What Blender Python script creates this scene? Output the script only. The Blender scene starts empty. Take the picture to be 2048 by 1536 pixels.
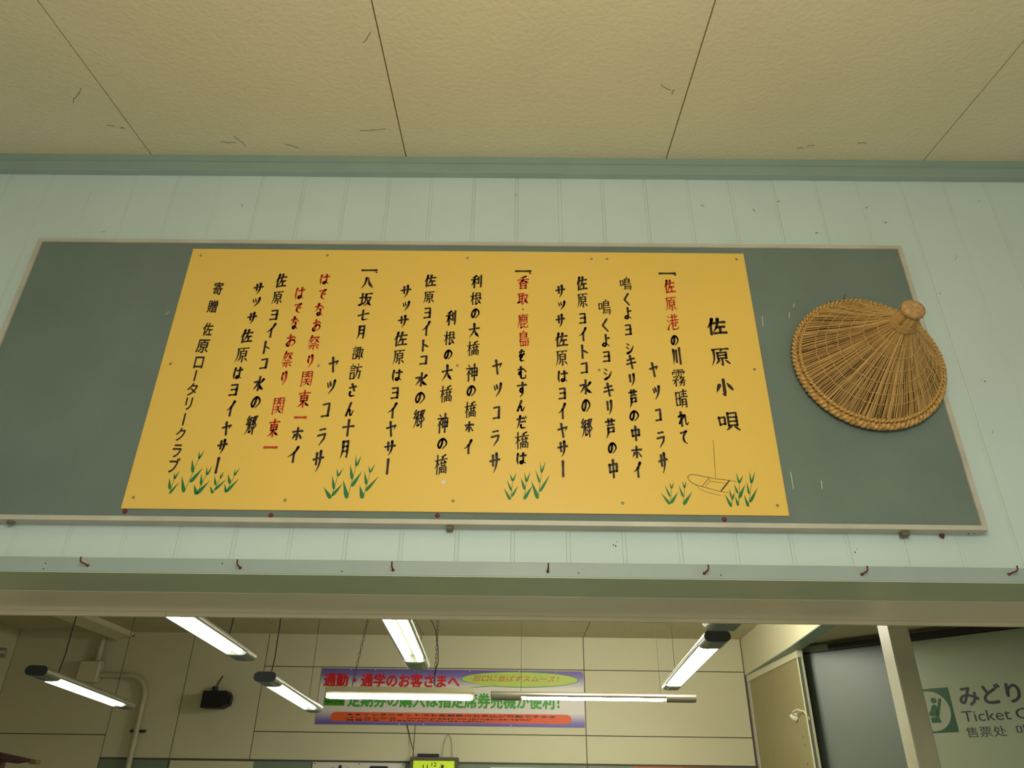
import bpy, math, random
from mathutils import Vector, Matrix
random.seed(7)
D = bpy.data
SC = bpy.context.scene
COL = SC.collection

# ------------------------------------------------------------------ camera
cam_data = D.cameras.new('camera')
cam_data.sensor_width = 36.0
cam_data.lens = 36.0 * 1491.92 / 2048
cam_data.clip_start = 0.02
cam = D.objects.new('camera', cam_data)
COL.objects.link(cam)
_p, _y, _r = 0.5067, 0.0078, 0.0138
_f = Vector((0, math.cos(_p), math.sin(_p))); _u = Vector((0, -math.sin(_p), math.cos(_p))); _x = Vector((1, 0, 0))
_R = Matrix.Rotation(_y, 3, 'Z')
_f, _u, _x = _R @ _f, _R @ _u, _R @ _x
_x2 = math.cos(_r) * _x + math.sin(_r) * _u
_u2 = -math.sin(_r) * _x + math.cos(_r) * _u
M3 = Matrix((_x2, _u2, -_f)).transposed()
cam.matrix_world = Matrix.Translation((1.0779, -1.9427, 1.592)) @ M3.to_4x4()
SC.camera = cam

# ------------------------------------------------------------------ world, sun, exposure
world = D.worlds.new('overcast_sky')
SC.world = world
world.use_nodes = True
bg = world.node_tree.nodes['Background']
bg.inputs[0].default_value = (0.93, 1.0, 1.02, 1)
bg.inputs[1].default_value = 0.56
SC.view_settings.view_transform = 'Standard'
SC.view_settings.look = 'None'
SC.view_settings.gamma = 1.0
SC.view_settings.use_curve_mapping = False
SC.view_settings.exposure = 0.0
# added warm fill light behind the camera, no fixture, brightens canopy and facade
ld = D.lights.new('canopy_fill_light', 'POINT'); ld.energy = 100; ld.color = (1.0, .94, .78); ld.shadow_soft_size = .35
lo_ = D.objects.new('canopy_fill_light', ld); COL.objects.link(lo_); lo_.location = (1.2, -2.3, 2.25)

# added fill lights, unseen above the lintel's sight line, brighten the back room's right
for _i, _x in enumerate((1.6, 2.35)):
    ld = D.lights.new('back_room_fill_light', 'POINT'); ld.energy = 42; ld.color = (1.0, .97, .84); ld.shadow_soft_size = .15
    lo_ = D.objects.new('back_room_fill_light', ld); COL.objects.link(lo_); lo_.location = (_x, 3.9, 2.86)

# ------------------------------------------------------------------ helpers
def lin(c):
    return tuple(((v / 255) / 12.92 if v / 255 <= 0.04045 else ((v / 255 + 0.055) / 1.055) ** 2.4) for v in c)

def mat(name, rgb, rough=0.6, metal=0.0, var=0.06, vscale=6.0, bump=0.0, bscale=80.0, dirt=0.0, dirtcol=(60, 50, 35), dscale=14.0, spec=0.5, stretch=None, emit=None, power=0.0):
    m = D.materials.new(name); m.use_nodes = True
    nt = m.node_tree; N = nt.nodes; L = nt.links
    b = N['Principled BSDF']
    b.inputs['Roughness'].default_value = rough
    b.inputs['Metallic'].default_value = metal
    b.inputs['Specular IOR Level'].default_value = spec
    c = lin(rgb)
    tc = N.new('ShaderNodeTexCoord'); src = tc.outputs['Object']
    if stretch:
        mp = N.new('ShaderNodeMapping'); mp.inputs['Scale'].default_value = stretch
        L.new(src, mp.inputs['Vector']); src = mp.outputs['Vector']
    n = N.new('ShaderNodeTexNoise'); n.inputs['Scale'].default_value = vscale; n.inputs['Detail'].default_value = 5
    L.new(src, n.inputs['Vector'])
    r = N.new('ShaderNodeValToRGB')
    r.color_ramp.elements[0].position = 0.3; r.color_ramp.elements[1].position = 0.7
    r.color_ramp.elements[0].color = (*[v * (1 - var) for v in c], 1)
    r.color_ramp.elements[1].color = (*[min(1, v * (1 + var)) for v in c], 1)
    L.new(n.outputs['Fac'], r.inputs['Fac'])
    out = r.outputs['Color']
    if dirt > 0:
        n2 = N.new('ShaderNodeTexNoise'); n2.inputs['Scale'].default_value = dscale; n2.inputs['Detail'].default_value = 8; n2.inputs['Roughness'].default_value = 0.7
        L.new(src, n2.inputs['Vector'])
        r2 = N.new('ShaderNodeValToRGB'); r2.color_ramp.elements[0].position = 0.74 - 0.12 * dirt; r2.color_ramp.elements[1].position = 0.80 - 0.12 * dirt
        L.new(n2.outputs['Fac'], r2.inputs['Fac'])
        mx = N.new('ShaderNodeMixRGB'); mx.inputs['Color2'].default_value = (*lin(dirtcol), 1)
        L.new(r2.outputs['Color'], mx.inputs['Fac']); L.new(out, mx.inputs['Color1']); out = mx.outputs['Color']
    L.new(out, b.inputs['Base Color'])
    if bump > 0:
        n3 = N.new('ShaderNodeTexNoise'); n3.inputs['Scale'].default_value = bscale; n3.inputs['Detail'].default_value = 3
        L.new(src, n3.inputs['Vector'])
        bp = N.new('ShaderNodeBump'); bp.inputs['Strength'].default_value = bump; bp.inputs['Distance'].default_value = 0.004
        L.new(n3.outputs['Fac'], bp.inputs['Height']); L.new(bp.outputs['Normal'], b.inputs['Normal'])
    if emit:
        b.inputs['Emission Color'].default_value = (*lin(emit), 1)
        b.inputs['Emission Strength'].default_value = power
    return m

class MB:
    def __init__(s): s.v = []; s.f = []; s.sm = []
    def add(s, vs, fs, smooth=False):
        o = len(s.v); s.v += [tuple(v) for v in vs]
        for f in fs: s.f.append(tuple(i + o for i in f)); s.sm.append(smooth)
        return s
    def box(s, x0, x1, y0, y1, z0, z1, bev=0.0):
        if bev <= 0:
            return s.add([(x0,y0,z0),(x1,y0,z0),(x1,y1,z0),(x0,y1,z0),(x0,y0,z1),(x1,y0,z1),(x1,y1,z1),(x0,y1,z1)],
                         [(0,3,2,1),(4,5,6,7),(0,1,5,4),(1,2,6,5),(2,3,7,6),(3,0,4,7)])
        b = bev; vs = []; idx = {}
        for i, x in enumerate((x0, x1)):
            for j, y in enumerate((y0, y1)):
                for k, z in enumerate((z0, z1)):
                    sx, sy, sz = (b if i == 0 else -b), (b if j == 0 else -b), (b if k == 0 else -b)
                    idx[i,j,k,'x'] = len(vs); vs.append((x, y+sy, z+sz))
                    idx[i,j,k,'y'] = len(vs); vs.append((x+sx, y, z+sz))
                    idx[i,j,k,'z'] = len(vs); vs.append((x+sx, y+sy, z))
        fs = []
        for i in (0, 1): fs.append([idx[i,j,k,'x'] for j, k in ((0,0),(1,0),(1,1),(0,1))])
        for j in (0, 1): fs.append([idx[i,j,k,'y'] for i, k in ((0,0),(1,0),(1,1),(0,1))])
        for k in (0, 1): fs.append([idx[i,j,k,'z'] for i, j in ((0,0),(1,0),(1,1),(0,1))])
        for j in (0, 1):
            for k in (0, 1): fs.append([idx[0,j,k,'y'], idx[1,j,k,'y'], idx[1,j,k,'z'], idx[0,j,k,'z']])
        for i in (0, 1):
            for k in (0, 1): fs.append([idx[i,0,k,'x'], idx[i,1,k,'x'], idx[i,1,k,'z'], idx[i,0,k,'z']])
        for i in (0, 1):
            for j in (0, 1): fs.append([idx[i,j,0,'x'], idx[i,j,1,'x'], idx[i,j,1,'y'], idx[i,j,0,'y']])
        for i in (0, 1):
            for j in (0, 1):
                for k in (0, 1): fs.append([idx[i,j,k,'x'], idx[i,j,k,'y'], idx[i,j,k,'z']])
        return s.add(vs, fs)
    def tube(s, pts, r, n=8, cap=True, closed=False):
        pts = [Vector(p) for p in pts]; m = len(pts)
        rs = r if isinstance(r, (list, tuple)) else [r] * m
        vs = []; up = None
        for i, p in enumerate(pts):
            if closed: t = pts[(i+1) % m] - pts[i-1]
            else: t = pts[min(i+1, m-1)] - pts[max(i-1, 0)]
            if t.length < 1e-9: t = Vector((0, 0, 1))
            t.normalize()
            if up is None:
                up = Vector((0, 0, 1)) if abs(t.z) < .9 else Vector((1, 0, 0))
            a = t.cross(up)
            if a.length < 1e-6: a = t.cross(Vector((0.3, 1, 0.2)))
            a.normalize(); b = a.cross(t).normalized(); up = b
            for k in range(n):
                w = 2 * math.pi * k / n
                vs.append(p + (a * math.cos(w) + b * math.sin(w)) * rs[i])
        fs = []
        for i in range(m if closed else m - 1):
            j = (i + 1) % m
            for k in range(n):
                k2 = (k + 1) % n
                fs.append((i*n+k, i*n+k2, j*n+k2, j*n+k))
        s.add(vs, fs, True)
        if cap and not closed:
            s.add(vs[:n], [tuple(range(n))[::-1]]); s.add(vs[-n:], [tuple(range(n))])
        return s
    def lathe(s, c, axis, prof, n=16):
        # prof: list of (radius, distance along axis)
        axis = Vector(axis).normalized(); c = Vector(c)
        a = axis.cross(Vector((0, 0, 1)) if abs(axis.z) < .9 else Vector((1, 0, 0))).normalized(); b = axis.cross(a)
        vs = []
        for r, h in prof:
            for k in range(n):
                w = 2 * math.pi * k / n
                vs.append(c + axis * h + (a * math.cos(w) + b * math.sin(w)) * max(r, 1e-5))
        fs = []
        for i in range(len(prof) - 1):
            for k in range(n):
                k2 = (k + 1) % n
                fs.append((i*n+k, (i+1)*n+k, (i+1)*n+k2, i*n+k2))
        return s.add(vs, fs, True)
    def extr(s, loop, vec, smooth=False):
        n = len(loop); vs = [Vector(p) for p in loop] + [Vector(p) + Vector(vec) for p in loop]
        s.add(vs, [tuple(range(n)), tuple(range(2*n-1, n-1, -1))])
        s.add(vs, [(i, (i+1) % n, n + (i+1) % n, n + i) for i in range(n)], smooth)
        return s
    def build(s, name, m, parent=None, local=False, label=None):
        me = D.meshes.new(name)
        off = Vector((0, 0, 0))
        if parent is not None and not local:
            off = parent_world(parent)
        me.from_pydata([tuple(Vector(v) - off) for v in s.v], [], s.f)
        me.polygons.foreach_set('use_smooth', s.sm)
        me.materials.append(m); me.update()
        o = D.objects.new(name, me); COL.objects.link(o)
        if parent is not None: o.parent = parent
        if label: o['label'] = label
        return o

def parent_world(o):
    v = Vector((0, 0, 0))
    while o is not None:
        v += Vector(o.location); o = o.parent
    return v

def thing(name, label, cat, loc=(0, 0, 0), rz=0.0, group=None):
    o = D.objects.new(name, None); COL.objects.link(o)
    o.location = loc; o.rotation_euler = (0, 0, rz); o.empty_display_size = 0.05
    return tag(o, label, cat, group)
def tag(o, label, cat, group=None):
    o['label'] = label; o['category'] = cat
    if group: o['group'] = group
    return o
def struct(name, mb, m, label=None):
    o = mb.build(name, m); o['kind'] = 'structure'
    if label: o['label'] = label
    return o

# flat lettering from the built-in font
def glyphs(text, bold=0.0):
    cu = D.curves.new('t', 'FONT'); cu.body = text; cu.size = 1.0; cu.offset = bold; cu.resolution_u = 3
    o = D.objects.new('t', cu); COL.objects.link(o)
    dg = bpy.context.evaluated_depsgraph_get()
    me = D.meshes.new_from_object(o.evaluated_get(dg))
    vs = [tuple(v.co[:2]) for v in me.vertices]; fs = [tuple(p.vertices) for p in me.polygons]
    D.objects.remove(o); D.curves.remove(cu); D.meshes.remove(me)
    return vs, fs
def heavy(mb, text, a0, a1, b0, b1, ff, d, w, shear=0.0, bold=0.0):
    """bolder lettering: shifted copies, each lying a hair above the last; ff(depth) returns the plane function"""
    for i, (dx, dz) in enumerate(((0, 0), (w, 0), (-w, 0), (0, w), (0, -w))):
        write(mb, text, a0 + w + dx, a1 - w + dx, b0 + w + dz, b1 - w + dz, ff(d + i * .00025), bold, shear)
def write(mb, text, a0, a1, b0, b1, fn, bold=0.0, shear=0.0):
    """fit lettering into the rectangle a0..a1 x b0..b1 of a plane; fn maps (a,b) to a point"""
    vs, fs = glyphs(text, bold)
    if not vs: return
    xs = [v[0] for v in vs]; ys = [v[1] for v in vs]
    x0, x1, y0, y1 = min(xs), max(xs), min(ys), max(ys)
    P = []
    for x, y in vs:
        u = (x - x0) / (x1 - x0 + 1e-9); w = (y - y0) / (y1 - y0 + 1e-9)
        P.append(fn(a0 + (a1 - a0) * u + shear * (w - .5), b0 + (b1 - b0) * w))
    mb.add(P, fs)

# ------------------------------------------------------------------ materials
m_canopy = mat('cream_textured_ceiling_paint', (222, 211, 174), 0.75, var=0.03, vscale=2.5, bump=0.55, bscale=70, dirt=0.25, dscale=11)
m_seam = mat('brown_joint_filler', (132, 116, 76), 0.9)
m_mint = mat('pale_mint_wall_paint', (195, 212, 203), 0.55, var=0.035, vscale=3, bump=0.12, bscale=60, dirt=0.12, dscale=16, dirtcol=(90, 95, 80))
m_joint = mat('mint_joint_strip', (194, 210, 198), 0.6, var=0.04, dirt=0.3, dscale=20, dirtcol=(120, 125, 100))
m_trimg = mat('grey_green_trim_paint', (140, 160, 146), 0.5, var=0.05, vscale=5, dirt=0.3, dscale=18)
m_ledge = mat('pale_blue_green_trim_paint', (152, 167, 158), 0.45, var=0.05, vscale=7, bump=0.15, bscale=40, dirt=0.45, dscale=13, dirtcol=(110, 105, 90))
m_under = mat('grey_green_gloss_paint', (190, 204, 172), 0.28, var=0.04, vscale=5, dirt=0.3, dscale=16, dirtcol=(180, 175, 140))
m_beige = mat('beige_gloss_paint', (238, 230, 204), 0.24, spec=1.0, var=0.04, vscale=4, bump=0.06, bscale=50, dirt=0.15, dscale=15)
m_cream = mat('cream_trim', (214, 206, 170), 0.5, var=0.05)
m_cloth = mat('grey_green_cloth_backing', (106, 121, 110), 0.85, var=0.08, vscale=3.5, bump=0.25, bscale=260, dirt=0.2, dscale=9, dirtcol=(70, 75, 50))
m_frame = mat('weathered_aluminium', (188, 184, 166), 0.45, metal=0.1, var=0.1, vscale=20, dirt=0.4, dscale=25, stretch=(0.5, 1, 1))
m_yellow = mat('glossy_yellow_board', (228, 190, 88), 0.3, var=0.02, vscale=2, dirt=0.06, dscale=24, dirtcol=(170, 140, 70))
m_black = mat('black_brush_paint', (34, 20, 12), 0.5, var=0.2, vscale=40)
m_red = mat('worn_red_brush_paint', (186, 50, 16), 0.6, var=0.2, vscale=60, dirt=1.3, dscale=150, dirtcol=(206, 130, 50))
m_green = mat('green_reed_paint', (22, 112, 52), 0.5, var=0.1)
m_brown = mat('brown_line_paint', (62, 34, 16), 0.5)
m_screw = mat('steel_screw', (150, 148, 120), 0.35, metal=0.8, var=0.2)
m_rust = mat('rusty_iron', (104, 48, 34), 0.8, var=0.3, vscale=60)
m_paper = mat('old_tape', (225, 215, 180), 0.7)
m_wall_in = mat('beige_interior_board', (206, 200, 166), 0.6, var=0.03, vscale=2, bump=0.05, bscale=60, dirt=0.1, dscale=7)
m_seam_in = mat('dark_interior_joint', (96, 88, 80), 0.8)
m_ceil_in = mat('beige_interior_ceiling', (190, 184, 150), 0.7, var=0.04, vscale=3)
m_dado = mat('grey_green_dado', (118, 132, 112), 0.5)
m_metal = mat('grey_lamp_metal', (170, 166, 150), 0.35, metal=0.75, var=0.05, spec=0.6)
m_darkcap = mat('dark_plastic_cap', (38, 42, 40), 0.5)
m_plate = mat('blue_grey_plate', (112, 128, 132), 0.35, metal=0.3)
m_whitem = mat('white_enamel', (214, 210, 180), 0.4)
m_refl = mat('dull_reflector', (132, 132, 108), 0.4)
def tube_mat(power):
    return mat('lit_fluorescent_tube', (255, 255, 250), 0.4, emit=(246, 255, 238), power=power)
m_wire = mat('dark_wire', (52, 46, 34), 0.7)
m_blackp = mat('black_plastic', (16, 14, 16), 0.5)
m_pipe = mat('painted_pipe', (188, 182, 148), 0.45)
m_floor_in = mat('dark_floor', (168, 162, 138), 0.7)
m_floor = mat('pale_paving', (172, 172, 166), 0.8, var=0.1, bump=0.2, bscale=30)
COLUMNS = [
 ('T', '佐1695,2882,64,64 原1694,2772,61,67 小1693,2665,56,62 唄1692,2553,62,64'),
 ('K', '一1561,3086,55,10 、1586,3080,8,7'),
 ('R', '佐1563,3034,37,55 原1562,2966,37,58 港1562,2897,38,60'),
 ('K', 'の1561,2830,27,43 川1562,2772,28,63 霧1562,2696,42,61 晴1563,2626,36,66 れ1562,2560,33,51 て1558,2501,22,48'),
 ('K', 'ヤ1489,2724,29,53 ツ1490,2646,25,53 コ1490,2572,21,49 ラ1491,2493,27,56 サ1491,2420,27,68'),
 ('K', '鳴1424,3042,38,55 く1423,2981,24,50 よ1423,2928,26,49 ヨ1421,2867,24,46 シ1422,2800,29,45 キ1422,2750,31,51 リ1421,2688,21,47 芦1420,2625,27,63 の1419,2569,31,40 中1420,2512,29,49 ホ1419,2452,32,43 イ1417,2399,27,49'),
 ('K', '鳴1352,2950,40,61 く1350,2882,26,52 よ1349,2826,28,49 ヨ1349,2769,26,44 シ1350,2709,30,46 キ1349,2654,31,49 リ1349,2594,20,53 芦1348,2527,31,66 の1350,2466,28,40 中1350,2402,30,58'),
 ('K', '佐1282,3043,37,56 原1282,2976,35,59 ヨ1281,2908,25,46 イ1279,2848,30,52 ト1282,2786,27,52 コ1280,2728,25,47 水1282,2662,39,54 の1280,2601,29,48 郷1280,2528,36,64'),
 ('K', 'サ1213,3010,32,53 ッ1216,2956,27,39 サ1211,2897,30,54 佐1212,2828,42,53 原1212,2762,38,59 は1214,2698,32,44 ヨ1212,2640,25,45 イ1210,2581,28,54 ヤ1211,2519,32,49 サ1209,2460,31,55 ー1209,2400,6,50'),
 ('K', '一1094,3090,52,9 、1116,3082,10,7'),
 ('R', '香1094,3045,39,54 取1094,2982,36,50 ・1094,2940,5,6 鹿1094,2896,37,59 島1096,2830,37,60'),
 ('K', 'を1091,2770,21,46 む1093,2710,29,48 す1092,2652,30,53 ん1090,2597,27,40 だ1092,2544,32,47 橋1093,2486,40,55 は1092,2430,30,40'),
 ('K', 'ヤ1018,2728,32,55 ツ1020,2650,28,54 コ1019,2574,24,51 ラ1017,2492,28,55 サ1017,2415,31,65'),
 ('K', '利944,3046,37,53 根944,2980,37,50 の944,2923,30,43 大943,2858,35,56 橋942,2793,38,54 神942,2708,38,62 の942,2646,30,43 橋942,2583,35,54 ホ941,2526,28,39 イ940,2464,28,47'),
 ('K', '利869,2904,33,58 根868,2830,35,51 の867,2771,28,40 大867,2706,34,59 橋868,2634,37,58 神864,2538,34,65 の866,2474,31,40 橋866,2409,36,62'),
 ('K', '佐794,3048,40,49 原794,2983,36,50 ヨ794,2923,26,47 イ793,2864,31,56 ト794,2802,26,45 コ794,2750,26,39 水792,2682,39,52 の792,2621,32,44 郷794,2552,36,63'),
 ('K', 'サ719,3004,34,53 ッ724,2948,26,43 サ720,2889,34,50 佐717,2825,43,54 原717,2760,37,56 は718,2696,32,44 ヨ717,2636,26,45 イ714,2577,32,53 ヤ717,2518,32,52 サ718,2457,33,50 ー717,2401,5,48'),
 ('K', '一594,3088,52,10 、617,3080,9,7 八593,3038,42,51 坂594,2972,42,58 七593,2912,36,44 月593,2848,28,54 諏592,2774,34,52 訪592,2708,36,58 さ590,2644,25,47 ん590,2580,26,49 十592,2520,35,56 月590,2452,27,60'),
 ('K', 'ヤ523,2731,32,57 ツ524,2654,29,55 コ520,2577,27,57 ラ519,2490,28,61 サ519,2414,32,71'),
 ('R', 'は453,3050,32,45 で454,2990,25,46 な452,2931,31,54 お452,2872,28,48 祭452,2809,39,56 り450,2742,21,49 関449,2681,33,55 東450,2613,39,60 一449,2552,36,9'),
 ('K', 'ホ448,2498,33,47 イ446,2434,35,52'),
 ('R', 'は381,2994,31,51 で383,2936,26,43 な382,2880,27,53 お381,2816,31,48 祭380,2748,33,61 り380,2681,20,52 関379,2589,33,58 東377,2517,35,60 一378,2456,39,9'),
 ('K', '佐313,3043,37,56 原312,2976,35,54 ヨ313,2910,28,45 イ312,2851,33,55 ト309,2790,24,48 コ312,2732,25,45 水309,2662,34,54 の310,2601,30,45 郷310,2526,34,65'),
 ('K', 'サ245,3010,32,48 ッ247,2958,28,41 サ245,2896,30,48 佐241,2830,39,51 原239,2762,40,57 は239,2698,28,46 ヨ238,2641,28,46 イ240,2578,27,53 ヤ242,2514,29,46 サ240,2456,29,50 ー238,2399,4,50'),
 ('G', '寄116,3010,31,51 贈113,2940,31,49 佐116,2854,31,49 原113,2792,38,49 ロ114,2734,28,42 ー113,2688,5,35 タ114,2641,31,43 リ114,2593,20,42 ー112,2542,4,36 ク113,2494,27,42 ラ114,2442,26,41 ブ116,2398,30,45'),
]
REEDS = [
 ([(123,2314,143,2349,7),(121,2327,112,2360,8),(127,2357,122,2378,5),(128,2357,135,2384,5),(162,2318,145,2367,10),(173,2348,200,2392,11),(174,2377,163,2418,9),(182,2418,178,2443,5),(182,2418,193,2447,5),(198,2312,185,2342,10),(199,2314,227,2354,11),(205,2340,199,2373,8),(214,2369,210,2396,5),(216,2370,225,2399,5),(242,2316,230,2339,7),(245,2326,272,2358,8),(245,2340,237,2368,7),(254,2360,253,2380,3),(255,2360,262,2383,4),(278,2319,269,2346,7),(279,2321,307,2361,9),(284,2345,273,2374,8),(291,2369,290,2393,3),(292,2369,303,2394,5)],
  [(123,2314,127,2359),(163,2321,182,2418),(199,2318,214,2371),(243,2317,254,2362),(279,2322,292,2370)]),
 ([(569,2305,546,2338,11),(572,2313,598,2350,9),(575,2332,565,2373,8),(581,2370,575,2395,5),(582,2371,594,2396,5),(614,2306,597,2360,12),(623,2341,647,2387,10),(622,2362,611,2406,9),(628,2400,624,2437,5),(630,2402,640,2435,6),(657,2306,645,2344,12),(663,2328,695,2372,9),(663,2347,654,2386,8),(669,2383,663,2405,4),(670,2383,682,2410,5)],
  [(571,2310,581,2372),(616,2311,628,2402),(659,2311,670,2384)]),
 ([(1062,2307,1044,2342,8),(1066,2316,1084,2349,7),(1065,2333,1052,2366,6),(1068,2362,1060,2385,5),(1069,2362,1079,2387,5),(1100,2309,1124,2350,10),(1102,2337,1091,2373,8),(1106,2360,1101,2389,5),(1107,2360,1118,2392,5),(1138,2311,1120,2364,11),(1144,2332,1173,2384,8),(1143,2359,1132,2396,6),(1148,2388,1145,2423,4),(1149,2388,1161,2424,5)],
  [(1064,2310,1068,2363),(1101,2310,1106,2362),(1139,2314,1149,2390)]),
 ([(1499,2299,1477,2332,8),(1502,2302,1526,2337,8),(1501,2321,1490,2355,6),(1507,2345,1503,2364,4),(1508,2345,1516,2366,4),(1536,2298,1564,2337,9),(1537,2321,1528,2356,6),(1543,2347,1539,2369,4),(1544,2347,1550,2369,4)],
  [(1500,2301,1508,2346),(1536,2300,1544,2348)]),
 ([(1666,2294,1652,2331,8),(1670,2314,1681,2337,6),(1669,2321,1667,2346,5),(1685,2297,1680,2325,7),(1690,2319,1713,2360,9),(1688,2333,1682,2362,6),(1696,2363,1692,2396,5),(1697,2363,1711,2388,5),(1712,2295,1705,2330,8),(1719,2308,1746,2351,8),(1719,2331,1718,2368,6),(1729,2363,1731,2401,5),(1731,2363,1746,2400,5)],
  [(1667,2297,1671,2317),(1686,2298,1697,2361),(1713,2297,1730,2361)]),
]
BOAT = [(1.3,[(1640,2494),(1633,2377)]),(1.6,[(1689,2367),(1669,2371),(1634,2375),(1604,2381),(1572,2387),(1558,2383),(1556,2375),(1561,2367),(1572,2359),(1601,2349),(1641,2338),(1664,2335)]),(1.6,[(1614,2377),(1593,2353)]),(3.9,[(1670,2370),(1643,2339)]),(1.0,[(1614,2376),(1615,2368),(1601,2352)]),(1.0,[(1615,2368),(1659,2362)]),(1.0,[(1575,2356),(1597,2338),(1642,2326)])]
PANEL_SCREWS = [(32,3143),(449,3148),(911,3142),(1318,3143),(1369,3143),(1794,3146),(29,2728),(478,2726),(897,2732),(1324,2721),(1792,2729),(27,2302),(445,2299),(906,2302),(1370,2301),(1792,2299)]
BOARD_PINS = [(12,2263),(412,2256),(865,2261),(1643,2259)]
# ================================================================== THE SETTING
WY = 0.045                      # face of the facade boards
# --- ground outside, floor inside
struct('floor', MB().box(-30, 32, -50, .2, -0.12, 0.0), m_floor)
struct('floor', MB().box(-9, 11, .2, 6.3, -0.12, 0.0), m_floor_in)

# --- sloping canopy ceiling with separate panels
def canz(y): return 3.612 + 0.17 * (y - WY)
xs_c = [-3.93, -3.01, -2.09, -1.17, -0.25, 0.67, 1.605, 2.525, 3.445, 4.365, 5.285, 6.2]
cb = MB()
cb.add([(-3.93, WY+.6, canz(WY)+.004), (6.2, WY+.6, canz(WY)+.004), (6.2, WY, canz(WY)+.004), (-3.93, WY, canz(WY)+.004), (-3.93, -3.4, canz(-3.4)+.004), (6.2, -3.4, canz(-3.4)+.004)],
       [(0, 3, 2, 1), (3, 4, 5, 2)])
cb.add([(-3.93, -3.4, canz(-3.4)+.004), (6.2, -3.4, canz(-3.4)+.004), (6.2, -3.4, canz(-3.4)+.1), (-3.93, -3.4, canz(-3.4)+.1), (-3.93, WY+.6, canz(WY)+.14), (6.2, WY+.6, canz(WY)+.14)],
       [(0, 1, 2, 3), (3, 2, 5, 4)])
canopy = struct('ceiling', cb, m_seam)
for i in range(len(xs_c) - 1):
    a, b = xs_c[i] + .0022, xs_c[i+1] - .0022
    p = MB(); y0, y1 = -3.4, WY - .001
    p.add([(a, y0, canz(y0)), (b, y0, canz(y0)), (b, y1, canz(y1)), (a, y1, canz(y1)),
           (a, y0, canz(y0)+.0045), (b, y0, canz(y0)+.0045), (b, y1, canz(y1)+.0045), (a, y1, canz(y1)+.0045)],
          [(0, 3, 2, 1), (4, 5, 6, 7), (0, 1, 5, 4), (1, 2, 6, 5), (2, 3, 7, 6), (3, 0, 4, 7)])
    p.build('ceiling_panel', m_canopy, canopy)
# cobwebs and small marks on the canopy
cw = MB()
for px, py, L, an in ((0.62, -.52, .05, -.9), (0.03, -.07, .05, .2), (0.09, -.10, .06, 1.2), (0.25, -.06, .05, .4), (.53, -.13, .09, -.15), (-.33, -.15, .03, 0), (-.29, -.14, .02, .2), (1.52, -.36, .04, .6), (1.56, -.34, .02, 1.5), (2.05, -.06, .02, 0), (2.08, -.07, .03, 0), (2.25, -.09, .03, .1), (-.38, -.26, .09, -.8)):
    q = []
    for t in range(6):
        x = px + L * math.cos(an) * t / 5 + random.uniform(-.004, .004); y = py + L * math.sin(an) * t / 5 + random.uniform(-.004, .004)
        q.append((x, y, canz(y) - .0006))
    cw.tube(q, .0007, 4)
o = cw.build('cobweb_threads', m_wire, canopy); o['kind'] = 'stuff'
nst = MB(); nst.lathe((2.05, .018, canz(.018) + .004), (0, -.3, -1), [(0, .012), (.006, .011), (.011, .006), (.012, 0)], 10)
nst.lathe((2.053, .018, canz(.018) - .0065), (0, -.3, -1), [(0, .001), (.004, .001)], 8)
nst.build('insect_nest', m_wire, canopy, label='tiny dark mud nest on the ceiling edge')

# --- facade wall above the opening, its planks and joint strips
wb = MB().box(-3.9, 6.2, WY + .008, 0.507, 2.1035, 3.62)
facade = struct('wall_front', wb, m_mint)
x = 0.006 - 0.152 * 12
k = 0
while x < 5.2:
    x1 = x + 0.152
    b = MB(); dy = random.uniform(-.0006, .0006)
    b.box(x + .0053, x1 - .0053, WY + dy, WY + .010, 2.12, 3.60, .0005)
    b.build('plank', m_mint, facade)
    s = MB(); dz = random.uniform(-.0004, .0004) + (.0006 if k % 3 else .0)
    s.box(x - .0050, x + .0050, WY + dz, WY + .010, 2.12, 3.60, .0004)
    s.build('joint_strip', m_joint, facade)
    x = x1; k += 1
# dark little marks on the boards
mk = MB()
for (x, z) in ((1.07, 3.46), (1.9, 3.4), (2.1, 3.3), (1.99, 3.44), (2.45, 3.05), (2.55, 3.2), (.1, 3.4), (2.35, 3.35), (1.35, 2.2), (2.0, 2.19), (2.62, 2.5), (2.5, 2.72), (2.48, 2.55), (-.35, 3.28), (-.4, 3.0), (1.72, 3.42), (2.7, 3.45), (2.3, 3.42)):
    for j in range(3):
        a = x + random.uniform(-.006, .006); c = z + random.uniform(-.006, .006); r = random.uniform(.001, .0022)
        mk.lathe((a, WY - .001, c), (0, -1, 0), [(r, 0), (r * .6, .0006), (0, .0008)], 6)
o = mk.build('dirt_spots', m_wire, facade); o['kind'] = 'stuff'

# --- moulding between canopy and wall (two steps)
t = MB(); t.add([(-3.9, .020, 3.545), (6.2, .020, 3.545), (6.2, .014, 3.578), (-3.9, .014, 3.578), (-3.9, .008, 3.580), (6.2, .008, 3.580), (6.2, .006, 3.606), (-3.9, .006, 3.606), (-3.9, .05, 3.606), (6.2, .05, 3.606), (-3.9, .05, 3.545), (6.2, .05, 3.545)],
    [(0, 1, 2, 3), (3, 2, 5, 4), (4, 5, 6, 7), (7, 6, 9, 8), (0, 10, 11, 1), (0, 3, 4, 7, 8, 10), (1, 11, 9, 6, 5, 2)])
struct('trim_1', t, m_trimg)
t = MB().box(-3.9, 6.2, .0185, .046, 3.5415, 3.5452); struct('trim_2', t, m_ledge)

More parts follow.
